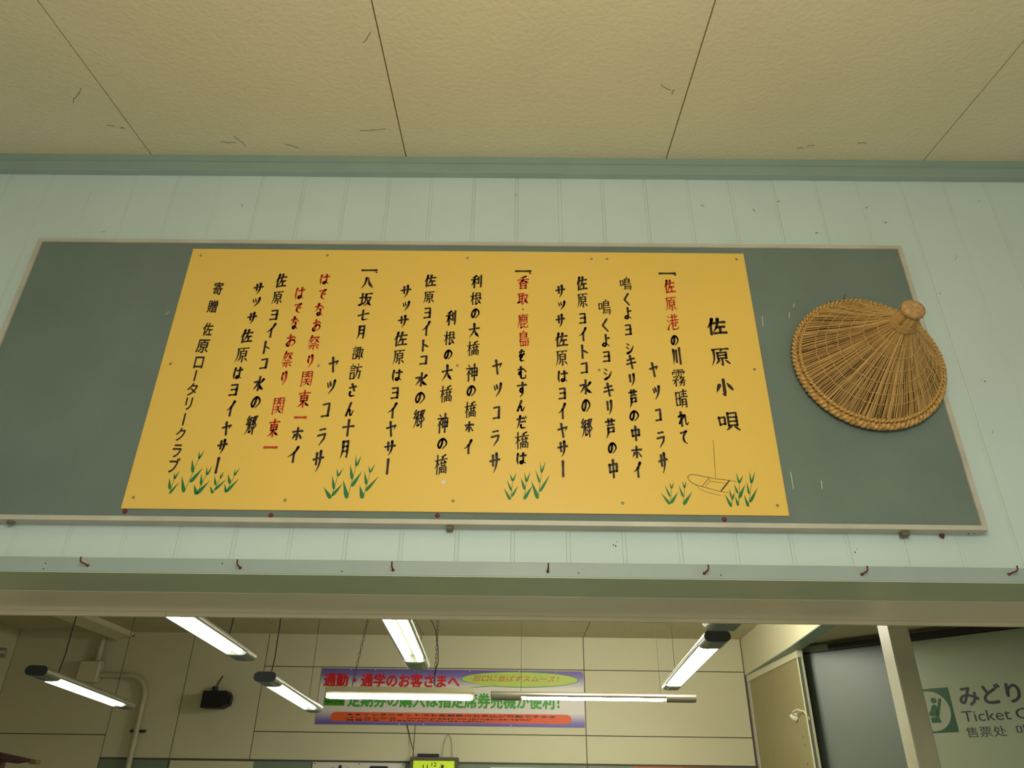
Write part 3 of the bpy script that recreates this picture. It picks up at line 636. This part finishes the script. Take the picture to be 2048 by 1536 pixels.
for a, b in PANEL_SCREWS:
    MB().lathe((a/1000, 0, b/1000), (0, -1, 0), [(.0042, -.0005), (.0042, .0006), (.003, .0018), (.001, .0018), (0, .0006)], 12).build('screw', m_screw, sg)
MB().add([(.868, -.0009, 2.352), (.880, -.0009, 2.349), (.884, -.0012, 2.356), (.879, -.0009, 2.364), (.871, -.0011, 2.360)], [(0, 1, 2, 3, 4)]).build('tape_scrap', m_paper, sg)

# ================================================================== STRAW HAT
m_straw = D.materials.new('dry_sedge_straw'); m_straw.use_nodes = True
nt = m_straw.node_tree; bs = nt.nodes['Principled BSDF']; bs.inputs['Roughness'].default_value = .7
at = nt.nodes.new('ShaderNodeAttribute'); at.attribute_name = 'tone'
rp = nt.nodes.new('ShaderNodeValToRGB'); rp.color_ramp.elements[0].color = (*lin((96, 66, 28)), 1); rp.color_ramp.elements[1].color = (*lin((224, 188, 116)), 1)
e1 = rp.color_ramp.elements.new(.5); e1.color = (*lin((188, 146, 78)), 1)
nt.links.new(at.outputs['Fac'], rp.inputs['Fac']); nt.links.new(rp.outputs['Color'], bs.inputs['Base Color'])
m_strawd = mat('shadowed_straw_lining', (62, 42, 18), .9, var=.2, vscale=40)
m_braid = mat('braided_straw', (196, 142, 62), .75, var=.3, vscale=90, bump=.5, bscale=200)
m_knob = mat('frayed_straw_knob', (176, 138, 84), .8, var=.3, vscale=140, bump=.8, bscale=260)
HC = Vector((2.131, 0, 2.752)); HR = .214; AP = Vector((2.146, -.212, 2.756))
hat = thing('straw_hat', 'conical woven straw hat with knotted top hung at the right of the board', 'hat', (2.131, 0, 2.752))
def hatp(r, a, lift=0.0):
    """r: 0 at neck .. 1 at rim"""
    c = AP.lerp(HC, r)
    rr = .022 + (HR - .022) * r
    yy = AP.y * (1 - r) * (1 - .10 * math.sin(math.pi * r)) - .016
    return Vector((c.x + rr * math.cos(a), yy - lift, c.z + rr * math.sin(a)))
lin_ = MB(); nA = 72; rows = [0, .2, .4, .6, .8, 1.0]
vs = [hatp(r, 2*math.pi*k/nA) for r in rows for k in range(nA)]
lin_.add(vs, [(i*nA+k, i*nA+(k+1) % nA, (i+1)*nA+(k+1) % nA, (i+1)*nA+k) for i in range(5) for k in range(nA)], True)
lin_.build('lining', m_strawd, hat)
def tone_mesh(mb, tones, name, parent, stuff=False):
    o = mb.build(name, m_straw, parent)
    at_ = o.data.attributes.new('tone', 'FLOAT', 'POINT')
    at_.data.foreach_set('value', tones)
    if stuff: o['kind'] = 'stuff'
    return o
sm, tn = MB(), []
for i in range(620):
    a = 2 * math.pi * i / 620 + random.uniform(-.005, .005)
    r0 = 0.0 if i % 4 == 0 else random.choice((.18, .32, .46, .62)) * random.uniform(.85, 1.0) if i % 2 else random.uniform(.05, .2)
    a -= .55 / 120 * math.sin(120 * a)
    lift = random.uniform(.0005, .003); wv = random.uniform(.0009, .0015)
    pts = []; da = random.uniform(-.02, .02)
    for t in range(7):
        r = r0 + (1.0 - r0) * t / 6
        pts.append(hatp(r, a + da * math.sin(3 * r) + random.uniform(-.002, .002), lift + .0012 * math.sin(r * 18.8)))
    n0 = len(sm.v); sm.tube(pts, [wv * (.6 + .4 * (t / 6)) for t in range(7)], 4, cap=False)
    v = random.betavariate(2.2, 2.0); tn += [v] * (len(sm.v) - n0)
tone_mesh(sm, tn, 'straw_strands', hat, True)
# stitched rings
for rr in (.17, .30, .43, .56, .68, .79):
    sm, tn = MB(), []; n = 96
    pts = [hatp(rr + .008 * math.sin(k * 2.1), 2*math.pi*k/n, .0035 + .0015 * math.sin(k * math.pi)) + Vector((0, -.0012 * (k % 2), 0)) for k in range(n)]
    sm.tube(pts, .0011, 4, closed=True); tn = [.55 + .2 * random.random() for _ in sm.v]
    tone_mesh(sm, tn, 'stitch_ring', hat)
# braided rim: two strands round an edge core
for ph, rad, rr_, dy in ((0, .0046, 1.0, 0), (math.pi, .0046, 1.0, 0), (0.0, .0028, .952, .001), (math.pi, .0028, .952, .001)):
    sm = MB(); n = 560; pts = []
    for k in range(n):
        a = 2*math.pi*k/n; tw_ = a * 46 + ph
        thick = 1.0 + .35 * max(0, -math.sin(a + .3))
        base = hatp(rr_ + .004, a, .002 + dy)
        rad_v = Vector((math.cos(a), 0, math.sin(a)))
        amp = .0042 * thick if rad > .004 else .0026
        pts.append(base + rad_v * (amp * math.cos(tw_) + (.004 if rad > .004 else 0)) + Vector((0, -1, 0)) * amp * math.sin(tw_))
    sm.tube(pts, [rad * (1.0 + .55 * max(0, -math.sin(2*math.pi*k/n + .3))) for k in range(n)], 5, closed=True)
    tone_mesh(sm, [min(1, max(0, .5 + .2 * math.sin(i * .9) + random.uniform(-.15, .15))) for i in range(len(sm.v))], 'braided_rim', hat)
# neck, binding and frayed knob
ax = Vector((.04, -1, .12)).normalized()
sm, tn = MB(), []
s1 = ax.cross(Vector((0, 0, 1))).normalized(); s2 = ax.cross(s1)
for i in range(54):
    a = 2*math.pi*i/54; pts = []
    for t, (h_, r_) in enumerate(((-.012, .036), (-.002, .030), (.006, .0285), (.016, .0295), (.026, .0275), (.036, .0265), (.042, .0285))):
        pts.append(AP + Vector((0, -.014, 0)) + ax * h_ + (s1 * math.cos(a + .03*t) + s2 * math.sin(a + .03*t)) * r_)
    n0 = len(sm.v); sm.tube(pts, .0018, 4); v = random.uniform(.25, .9); tn += [v] * (len(sm.v) - n0)
tone_mesh(sm, tn, 'neck_straws', hat, False)
for h_, r_ in ((-.002, .0325), (.002, .0315), (-.007, .035)):
    sm = MB(); pts = [AP + Vector((0, -.014, 0)) + ax * h_ + (s1 * math.cos(k*math.pi/16) + s2 * math.sin(k*math.pi/16)) * r_ for k in range(32)]
    sm.tube(pts, .0019, 5, closed=True); tone_mesh(sm, [.4] * len(sm.v), 'neck_binding', hat)
kc = AP + Vector((0, -.014, 0)) + ax * .038
MB().lathe(kc, ax, [(.020, -.004), (.029, 0), (.0325, .007), (.031, .015), (.023, .019), (.011, .0205), (.004, .018), (0, .016)], 22).build('knob', m_knob, hat)
sm, tn = MB(), []
for i in range(260):
    a = random.uniform(0, 2*math.pi); q = random.uniform(.55, 1.0)
    d = (s1 * math.cos(a) + s2 * math.sin(a))
    p0 = kc + d * .031 * q + ax * (.006 + .014 * (1 - q) * 2)
    p1 = p0 + (d * q + ax * (1.3 - q)).normalized() * random.uniform(.002, .005)
    n0 = len(sm.v); sm.tube([p0, p1], .0007, 3); v = random.uniform(.0, .45); tn += [v] * (len(sm.v) - n0)
tone_mesh(sm, tn, 'knob_bristles', hat, True)
tg = MB()
tg.tube([(2.03, -.012, 2.955), (2.06, -.02, 2.967), (2.09, -.022, 2.968), (2.12, -.02, 2.962)], [.0005, .0012, .0016, .001], 5)
tg.tube([(2.098, -.022, 2.966), (2.106, -.02, 2.985), (2.112, -.02, 2.995)], [.0012, .0009, .0005], 4)
tg.tube([(2.10, -.022, 2.966), (2.10, -.02, 2.958), (2.094, -.022, 2.952)], .002, 5)
tg.tube([(2.13, -.02, 2.966), (2.14, -.022, 2.969), (2.146, -.022, 2.962)], .002, 5)
tg.build('dark_twigs', m_wire, hat)
kt = MB(); kt.tube([(2.118, -.032, 2.565), (2.126, -.036, 2.572), (2.132, -.034, 2.562), (2.134, -.03, 2.54)], [.001, .003, .0035, .001], 5)
kt.tube([(2.122, -.034, 2.562), (2.130, -.036, 2.570)], .0025, 5); kt.build('knotted_tie', m_rust, hat)

# ================================================================== BENT NAILS
lbls = ['leftmost bent rusty nail in the trim above the opening', 'second bent rusty nail from the left in the trim above the opening', 'third bent rusty nail from the left, below the reed painting side of the sign',
        'middle bent rusty nail, fourth from either end of the trim', 'fifth bent rusty nail from the left, under the right end of the yellow sign', 'sixth bent rusty nail with a rust stain, below the right end of the board', 'rightmost bent rusty nail in the trim, at the right picture edge']
for i, (x, z) in enumerate(((-.056, 2.118), (.35, 2.116), (.755, 2.115), (1.164, 2.116), (1.576, 2.116), (1.991, 2.118), (2.378, 2.123))):
    nb = MB(); dx = random.uniform(-.003, .003)
    nb.tube([(x, .021, z), (x + dx, .008, z + .001), (x + dx * 2, -.006, z + .001), (x + dx * 2.4, -.012, z + .004), (x + dx * 2.6, -.013, z + .014)], .0021, 7)
    nb.lathe((x, .021, z), (0, -1, 0), [(.0046, 0), (.0042, .0015), (.002, .003)], 9)
    tag(nb.build('bent_nail', m_rust), lbls[i], 'nail', 'bent nails along the trim')
# ================================================================== FLUORESCENT LAMPS
def stad(w, h, n=7):
    """stadium outline, width w (x), height h (z), centred"""
    r = h / 2; P = []
    for k in range(n + 1): P.append((w/2 - r + r * math.sin(math.pi * k / n), r * math.cos(math.pi * k / n)))
    for k in range(n + 1): P.append((-w/2 + r - r * math.sin(math.pi * k / n), -r * math.cos(math.pi * k / n)))
    return P
def pipe_lamp(label, loc, rz, L=1.65, W=.12, H=.052, end=.2, wires=((.3, 0), (1.35, 0)), wavy=(0,), tubes=2, power=3.0):
    m_tube = tube_mat(power)
    """fitting along local +y from y=0 to y=L"""
    t = thing('fluorescent_lamp', label, 'lamp', loc, rz, 'fluorescent lamps hanging in the back room')
    P = stad(W, H)
    m = MB()
    m.extr([(x, 0.004, z) for x, z in P], (0, end, 0), True); m.extr([(x, L - .004 - end, z) for x, z in P], (0, end, 0), True)
    up = [(x, z) for x, z in P if z > -.006]
    mid = [(x, z) for x, z in sorted(up, key=lambda q: q[0])]
    prof = [(-W/2 + .004, -.010)] + mid + [(W/2 - .004, -.010), (W/2 - .016, -.008), (W/2 - .03, .006), (-W/2 + .03, .006), (-W/2 + .016, -.008)]
    m.extr([(x, end + .004, z) for x, z in prof], (0, L - 2*end - .008, 0), True)
    m.build('housing', m_metal, t, local=True)
    rf = MB(); rf.add([(-W/2+.016, end+.004, -.0085), (-W/2+.03, end+.004, .0055), (W/2-.03, end+.004, .0055), (W/2-.016, end+.004, -.0085), (-W/2+.016, L-end-.004, -.0085), (-W/2+.03, L-end-.004, .0055), (W/2-.03, L-end-.004, .0055), (W/2-.016, L-end-.004, -.0085)],
        [(0, 1, 5, 4), (1, 2, 6, 5), (2, 3, 7, 6)])
    rf.build('reflector', m_refl, t, local=True)
    xs = (-.235*W, .235*W) if tubes == 2 else (0,)
    for x in xs:
        b = MB(); b.tube([(x, end + .012, -.016), (x, end + .03, -.012), (x, L - end - .03, -.012), (x, L - end - .012, -.012)], [.009, .0155, .0155, .009], 12)
        b.build('tube', m_tube, t, local=True)
    for y0, mm in ((0, m_darkcap), (L - .004, m_metal)):
        MB().extr([(x, y0, z) for x, z in P], (0, .004, 0)).build('end_cap', mm, t, local=True)
    for y0 in (.012, L - end + .004):
        MB().box(-W/2 + .03, W/2 - .03, y0, y0 + end - .02, -H/2 - .003, -H/2 + .002).build('cover_plate', m_plate, t, local=True)
    top = CZ - loc[2]
    for k, (y, dx) in enumerate(wires):
        P_ = []
        for j in range(11):
            q = j / 10; wob = (.02 * math.sin(q * 9) + .01 * math.sin(q * 21)) * (k in wavy) * math.sin(math.pi * q)
            P_.append((dx * q + wob, y + .3 * wob, H/2 + (top - H/2) * q))
        MB().tube(P_, .0035 if k in wavy else .0018, 5).build('hanging_wire', m_wire, t, local=True)
    return t
pipe_lamp('slim metal lamp with black end cap at the far left of the back room', (-1.215, 1.85, 2.10), math.radians(10), 1.62, W=.10, H=.046, wires=((.28, 0), (1.3, 0)), power=2.2)
pipe_lamp('bright twin-tube lamp cut off by the lintel, upper left', (-.32, .72, 2.265), math.radians(3.3), 1.70, W=.13, wires=((.5, 0), (1.33, 0)), wavy=(1,), power=2.6)
pipe_lamp('twin-tube lamp with black end cap left of the purple banner', (-.27, 2.35, 2.15), math.radians(4.1), 1.68, wires=((.13, 0), (1.4, 0)), power=2.2)
pipe_lamp('twin-tube lamp pointing away in front of the banner, cut off by the lintel', (.60, .80, 2.235), math.radians(2), 1.66, W=.13, wires=((.4, .0), (1.2, 0)), wavy=(), power=4, end=.27)
pipe_lamp('twin-tube lamp sloping up to the right of the banner', (2.074, 1.86, 2.30), math.radians(-3.6), 1.88, W=.13, wires=((.25, 0), (1.6, 0)), wavy=(), power=6)
pipe_lamp('nearer shiny lamp end touching the lintel above the right-hand lamp', (1.99, .56, 2.335), math.radians(-3.6), 1.18, W=.17, H=.07, wires=((.3, 0), (.9, 0)), wavy=(), power=6)
pipe_lamp('lamp end poking in at the left picture edge', (-3.45, 2.69, 2.40), math.radians(-62), 1.28, W=.14, wires=((.3, 0), (1.0, 0)), wavy=(), power=2)
pipe_lamp('long tubular single-tube lamp hanging level across the banner, right end', (.894, 4.5, 2.309), math.radians(-90), 1.636, W=.085, H=.062, end=.235, wires=((.24, 0), (1.36, 0)), wavy=(), tubes=1, power=60)

# box batten on chains
bt = thing('fluorescent_lamp', 'cream box batten lamp hung on two chains across the banner, left end', 'lamp', (-.43, 4.5, 2.31), 0, 'fluorescent lamps hanging in the back room')
Lb = 1.19; m_tb = tube_mat(16.0)
MB().extr([(0, -.05, .012), (0, -.05, .05), (0, .05, .05), (0, .05, .012)], (Lb, 0, 0)).build('housing', mat('cream_enamel', (196, 188, 150), .45), bt, local=True)
MB().extr([(.0, -.048, .010), (.0, .048, .010), (.0, .03, -.008), (.0, -.03, -.008)], (Lb, 0, 0)).build('reflector', mat('brownish_reflector', (150, 134, 110), .4), bt, local=True)
for y in (-.022, .022):
    MB().tube([(.015, y, -.022), (.03, y, -.022), (Lb - .03, y, -.022), (Lb - .015, y, -.022)], [.010, .016, .016, .010], 12).build('tube', m_tb, bt, local=True)
for x in (0.0, Lb - .012):
    MB().box(x, x + .012, -.045, .045, -.036, .012, .002).build('lamp_holder', m_whitem, bt, local=True)
for x, dx in ((.20, .10), (.865, .0)):
    ch = MB(); n = 22; top = CZ - 2.31
    for k in range(n):
        q = (k + .5) / n; cx_, cz_ = x + dx * q, .05 + (top - .05) * q; hl = (top - .05) / n * .62; r = .0075
        pts = []
        for j in range(12):
            w = 2*math.pi*j/12; a_, b_ = r * math.cos(w), hl * math.sin(w)
            pts.append((cx_ + (a_ if k % 2 else 0), (0 if k % 2 else a_), cz_ + b_))
        ch.tube(pts, .0019, 4, closed=True)
    o = ch.build('chain', m_wire, bt, local=True); o['kind'] = 'stuff'
MB().tube([(.60, -.6, .76), (.66, -.4, .66), (.74, -.2, .62), (.82, -.03, .56), (.85, -.01, .50), (.865, 0, .42), (.88, .0, .33), (.885, 0, .25), (.865, 0, .17), (.862, 0, .08), (.90, 0, .05)], .0045, 6).build('power_cord', m_wire, bt, local=True)

# ================================================================== THINGS ON THE BACK WALL
YB = Y - .002
bn = thing('purple_banner', 'wide white notice edged in purple with red, green and orange lettering', 'banner', (.44, YB, 2.48))
mbn = D.materials.new('banner_print'); mbn.use_nodes = True
nt = mbn.node_tree; bs = nt.nodes['Principled BSDF']; bs.inputs['Roughness'].default_value = .45
tc = nt.nodes.new('ShaderNodeTexCoord'); sx = nt.nodes.new('ShaderNodeSeparateXYZ'); rp = nt.nodes.new('ShaderNodeValToRGB')
nt.links.new(tc.outputs['Generated'], sx.inputs[0]); nt.links.new(sx.outputs['Z'], rp.inputs['Fac']); nt.links.new(rp.outputs['Color'], bs.inputs['Base Color'])
el = rp.color_ramp.elements
el[0].position = 0; el[0].color = (*lin((98, 80, 165)), 1); el[1].position = 1; el[1].color = (*lin((98, 78, 160)), 1)
for p, c in ((.08, (130, 112, 178)), (.24, (222, 214, 208)), (.68, (226, 220, 206)), (.88, (130, 112, 176))):
    q = el.new(p); q.color = (*lin(c), 1)
BX0, BX1, BZ0, BZ1 = -.90, 1.786, 2.214, 2.737
MB().box(BX0, BX1, YB - .006, YB, BZ0, BZ1).build('sheet', mbn, bn)
fb = lambda d: (lambda a, b: (a, YB - .006 - d, b))
m_lred = mat('red_print', (206, 22, 26), .5); m_lgrn = mat('green_print', (72, 160, 52), .5); m_org = mat('orange_print', (232, 92, 30), .5)
m_lime = mat('lime_print', (190, 206, 92), .5); m_teal = mat('teal_print', (52, 140, 112), .5); m_dk = mat('dark_print', (66, 30, 30), .5); m_lim2 = mat('leaf_green_print', (70, 150, 20), .5)
e = MB(); heavy(e, '通勤・通学のお客さまへ', -.868, .524, 2.558, 2.697, fb, .001, .0055); e.build('red_heading', m_lred, bn)
e = MB(); heavy(e, '定期券の購入は指定席券売機が便利！', -.60, 1.54, 2.372, 2.522, fb, .001, .0055); e.build('green_heading', m_lgrn, bn)
def ell(cx, cz, rx, rz, d, tail):
    P = []
    for k in range(64):
        w = 2*math.pi*k/64; P.append((cx + rx*math.cos(w), cz + rz*math.sin(w)))
    P2 = []
    for k, (x_, z_) in enumerate(P):
        deg = 360 * k / 64
        if 205 < deg < 240: continue
        P2.append((x_, z_))
        if tail and 199 < deg <= 205: P2 += [(.79, 2.592), tail]
    return [fb(d)(*p) for p in P2]
e = MB(); l = ell(1.137, 2.652, .602, .077, .001, (.47, 2.552)); e.add(l, [tuple(range(len(l)))]); e.build('speech_bubble_outline', m_teal, bn)
e = MB(); l = ell(1.137, 2.652, .592, .070, .0018, (.53, 2.560)); e.add(l, [tuple(range(len(l)))]); e.build('speech_bubble', m_lime, bn)
e = MB(); write(e, '窓口に並ばずスムーズ！', .66, 1.53, 2.632, 2.690, fb(.0026), .0, .016); e.build('bubble_lettering', mat('rust_print', (196, 60, 34), .5), bn)
e = MB(); P = []
for cx_, cz_, a0 in ((1.60, 2.285, 0), (-.70, 2.285, 180)):
    for k in range(13):
        w = math.radians(a0 - 90 + 15*k); P.append(fb(.001)(cx_ + .055*math.cos(w), cz_ + .042*math.sin(w)))
e.add(P, [tuple(range(len(P)))]); e.build('orange_box', m_org, bn)
e = MB()
heavy(e, '★★インターネットでも定期券のお申込が可能です★★', -.60, 1.50, 2.293, 2.318, fb, .0018, .0010, 0, 0)
heavy(e, 'パソコンから', -.60, -.10, 2.264, 2.285, fb, .0018, .0010, 0, 0)
heavy(e, 'www.jreast.co.jp/net-de-teiki/', 0, 1.26, 2.262, 2.286, fb, .0018, .0010, 0, 0)
heavy(e, '携帯から', -.60, -.26, 2.246, 2.262, fb, .0018, .0010, 0, 0)
heavy(e, 'jreast.jp/net-de-teiki/', -.16, .79, 2.245, 2.262, fb, .0018, .0010, 0, 0)
e.build('small_lettering', m_dk, bn)
MB().box(-.84, -.63, YB - .0075, YB - .006, 2.385, 2.515).build('green_logo_box', m_lim2, bn)
e = MB()
for k in range(22):
    x = -.83 + .17 * random.random(); z = random.choice((2.395, 2.41, 2.49, 2.45)) + random.random() * .012
    e.add([fb(.0025)(x, z), fb(.0025)(x + .012, z + .004), fb(.0025)(x + .009, z + .016), fb(.0025)(x - .002, z + .009)], [(0, 1, 2, 3)])
o = e.build('dark_marks', mat('dark_green_print', (20, 60, 16), .5), bn); o['kind'] = 'stuff'
for x in (-.60, -.35, .05, .62, 1.13, 1.50, 1.775): MB().lathe((x, YB - .006, 2.728), (0, -1, 0), [(.006, 0), (.004, .003), (0, .003)], 8).build('tack', m_whitem, bn)
for x in (-.06, .18, 1.05): MB().lathe((x, YB - .006, 2.222), (0, -1, 0), [(.006, 0), (.004, .003), (0, .003)], 8).build('tack', m_whitem, bn)

# speaker
spk = thing('wall_speaker', 'small black loudspeaker mounted on the back wall left of the banner', 'speaker', (-1.9, YB, 2.42))
def front(x, z, y): return (x, y, z)
MB().extr([(-2.02, YB - .16, 2.335), (-1.83, YB - .16, 2.335), (-1.765, YB - .16, 2.37), (-1.765, YB - .16, 2.47), (-1.79, YB - .16, 2.495), (-2.02, YB - .16, 2.49)], (0, .14, 0)).build('cabinet', m_blackp, spk)
MB().box(-1.768, -1.742, YB - .12, YB - .06, 2.375, 2.45, .004).build('side_bracket', m_blackp, spk)
MB().box(-1.97, -1.93, YB - .07, YB + .001, 2.49, 2.545, .004).build('wall_bracket', m_darkcap, spk)
MB().tube([(-1.95, YB - .01, 2.54), (-1.93, YB - .006, 2.60), (-1.905, YB - .004, 2.65)], .005, 6).build('cable', m_wire, spk)

# junction box and conduits
jb = thing('junction_box', 'cream junction box high on the back wall at the left', 'electrical box', (-3.25, YB, 2.65))
MB().box(-3.37, -3.15, YB - .09, YB - .002, 2.56, 2.775, .012).build('box_body', m_pipe, jb)
MB().box(-3.36, -3.16, YB - .097, YB - .09, 2.57, 2.765, .004).build('box_lid', m_wall_in, jb)
cd = thing('conduit_pipe', 'cream conduit curving from the junction box down the back wall', 'pipe', (-2.7, YB, 2.3))
pts = [(-3.15, YB - .045, 2.64), (-2.85, YB - .045, 2.64)]
for k in range(1, 9):
    w = math.pi/2 * k / 8; pts.append((-2.85 + .2 * math.sin(w), YB - .045, 2.44 + .2 * math.cos(w)))
pts += [(-2.645, YB - .045, 2.0), (-2.64, YB - .045, 0.3)]
MB().tube(pts, .026, 12).build('pipe_run', m_pipe, cd)
MB().box(-2.72, -2.57, YB - .02, YB - .003, 2.115, 2.14, .002).build('pipe_clamp', m_darkcap, cd)
MB().tube([(-2.645, YB - .045, 2.06), (-2.645, YB - .045, 1.99)], .031, 12).build('pipe_coupling', m_pipe, cd)
cd2 = thing('conduit_pipe', 'short vertical conduit running up from the junction box', 'pipe', (-3.22, YB, 2.9))
MB().tube([(-3.215, YB - .045, 2.77), (-3.215, YB - .045, CZ)], .028, 12).build('pipe_run', m_pipe, cd2)

# clock
ck = thing('wall_clock', 'square clock with glowing yellow green face at the bottom centre', 'clock', (.3, YB, 1.7))
m_cf = mat('brown_clock_case', (92, 82, 60), .5)
cy = YB - .12
c = MB(); X_0, X_1, Z_0, Z_1 = .085, .548, 1.47, 1.928
MB().box(X_0, X_1, cy + .02, YB, Z_0, Z_1, .006).build('case', m_cf, ck)
for r in ((X_0, X_1, Z_1 - .03, Z_1), (X_0, X_1, Z_0, Z_0 + .03), (X_0, X_0 + .033, Z_0 + .03, Z_1 - .03), (X_1 - .033, X_1, Z_0 + .03, Z_1 - .03)):
    MB().box(r[0], r[1], cy, cy + .021, r[2], r[3], .003).build('bezel', m_cf, ck)
MB().box(X_0 + .03, X_1 - .03, cy + .012, cy + .0195, Z_0 + .03, Z_1 - .03).build('dial', mat('backlit_dial', (196, 220, 40), .4, var=.06, vscale=9, emit=(196, 226, 40), power=.28), ck)
fc = lambda a, b: (a, cy + .0105, b)
ccx, ccz, cr = .317, 1.70, .165
e = MB()
for n in range(1, 13):
    a = math.radians(90 - 30 * n); x, z = ccx + cr * math.cos(a), ccz + cr * math.sin(a); w = .024 if n > 9 else .012
    write(e, str(n), x - w, x + w, z - .018, z + .018, fc, .01)
e.build('numerals', m_dk, ck)
e = MB()
for k in range(60):
    a = 2*math.pi*k/60; r = cr + .026
    x, z = ccx + r*math.cos(a), ccz + r*math.sin(a); e.add([fc(x-.0015, z-.0015), fc(x+.0015, z-.0015), fc(x+.0015, z+.0015), fc(x-.0015, z+.0015)], [(0, 1, 2, 3)])
o = e.build('minute_marks', m_dk, ck); o['kind'] = 'stuff'
for (tx, tz, w) in ((ccx + .072, ccz + .172, .008), (ccx - .06, ccz + .09, .012)):
    e = MB(); dx, dz = tx - ccx, tz - ccz; l = math.hypot(dx, dz); nx, nz = -dz/l*w/2, dx/l*w/2
    e.add([(ccx - nx, cy + .008, ccz - nz), (tx - nx*.4, cy + .008, tz - nz*.4), (tx + nx*.4, cy + .008, tz + nz*.4), (ccx + nx, cy + .008, ccz + nz)], [(0, 1, 2, 3)]); e.build('hand', m_dk, ck)
MB().box(.150, .355, YB - .10, YB - .02, 1.928, 1.958, .003).build('dark_top_strip', m_blackp, ck)
MB().tube([(.01, YB - .004, 2.235), (.05, YB - .01, 2.12), (.085, YB - .03, 2.02), (.105, YB - .06, 1.985), (.108, YB - .08, 1.93)], .004, 6).build('cable', m_wire, ck)
MB().tube([(.385, YB - .03, 1.93), (.39, YB - .02, 2.04), (.41, YB - .01, 2.11), (.435, YB - .006, 2.135), (.46, YB - .01, 2.10), (.475, YB - .02, 2.03), (.48, YB - .03, 1.93)], .0022, 6).build('wire_loop', m_wire, ck)

# notices along the dado (only their top edges show)
ex = thing('exit_sign', 'white sign with dark characters, left of the clock at the bottom edge', 'sign', (-.42, YB, 1.7))
MB().box(-.872, .03, YB - .015, YB, 1.50, 1.876, .002).build('sign_plate', mat('white_sign', (214, 210, 196), .4), ex)
e = MB()
heavy(e, '出', -.70, -.50, 1.60, 1.853, lambda d: (lambda a, b: (a, YB - .015 - d, b)), .001, .006); heavy(e, '口', -.315, -.135, 1.62, 1.848, lambda d: (lambda a, b: (a, YB - .015 - d, b)), .001, .006)
e.build('lettering', mat('navy_lettering', (26, 22, 52), .5), ex)
for x in (-.85, -.42, .01): MB().lathe((x, YB - .015, 1.862), (0, -1, 0), [(.006, 0), (.003, .002), (0, .002)], 8).build('screw', m_wire, ex)
n1 = tag(MB().box(.857, 1.78, YB - .008, YB, 1.50, 1.851).build('paper_notice', mat('white_paper', (226, 222, 200), .6)), 'white paper notice right of the clock at the bottom edge', 'notice')
n2 = thing('cardboard_notice', 'two-tone brown board on the dado right of the white notice', 'notice', (2.7, YB, 1.7))
MB().box(2.236, 2.72, YB - .012, YB, 1.45, 1.876).build('board', mat('light_brown_card', (178, 112, 70), .6), n2)
MB().box(2.722, 3.14, YB - .012, YB, 1.45, 1.876).build('board', mat('dark_brown_card', (158, 94, 54), .6), n2)
n3 = tag(MB().box(-2.262, -1.452, YB - .012, YB, 1.45, 1.874, .001).build('beige_notice_board', m_wall_in), 'blank beige board on the dado under the speaker', 'notice')

# dark wooden ornament in the lower left corner
orn = thing('wooden_ornament', 'dark reddish wooden eave of an ornament in the lower left corner', 'ornament', (-1.7, 3.0, 1.7))
m_dw = mat('dark_red_wood', (74, 34, 24), .5, var=.3, vscale=20, stretch=(1, 8, 8)); m_gd = mat('dull_brass_tip', (120, 98, 40), .5, metal=.4)
b = MB()
b.add([(-2.6, 2.94, 1.895), (-2.6, 2.94, 1.845), (-1.735, 2.985, 1.735), (-1.74, 2.985, 1.752), (-2.6, 3.10, 1.895), (-2.6, 3.10, 1.845), (-1.735, 3.03, 1.735), (-1.74, 3.03, 1.752)],
      [(0, 1, 2, 3), (4, 7, 6, 5), (0, 3, 7, 4), (1, 5, 6, 2), (2, 6, 7, 3), (0, 4, 5, 1)])
b.build('eave_board', m_dw, orn)
b = MB()
b.add([(-2.6, 2.96, 1.835), (-2.6, 2.96, 1.80), (-1.86, 2.99, 1.735), (-1.80, 2.99, 1.745), (-2.6, 3.08, 1.835), (-2.6, 3.08, 1.80), (-1.86, 3.02, 1.735), (-1.80, 3.02, 1.745)],
      [(0, 1, 2, 3), (4, 7, 6, 5), (0, 3, 7, 4), (1, 5, 6, 2), (2, 6, 7, 3), (0, 4, 5, 1)])
b.build('lower_eave_board', m_dw, orn)
MB().box(-1.775, -1.735, 2.98, 3.035, 1.733, 1.756, .003).build('brass_tip', m_gd, orn)
MB().box(-2.10, -1.955, 2.96, 3.06, 0.0, 1.79, .008).build('post', mat('dark_red_lacquer', (84, 18, 14), .4), orn)
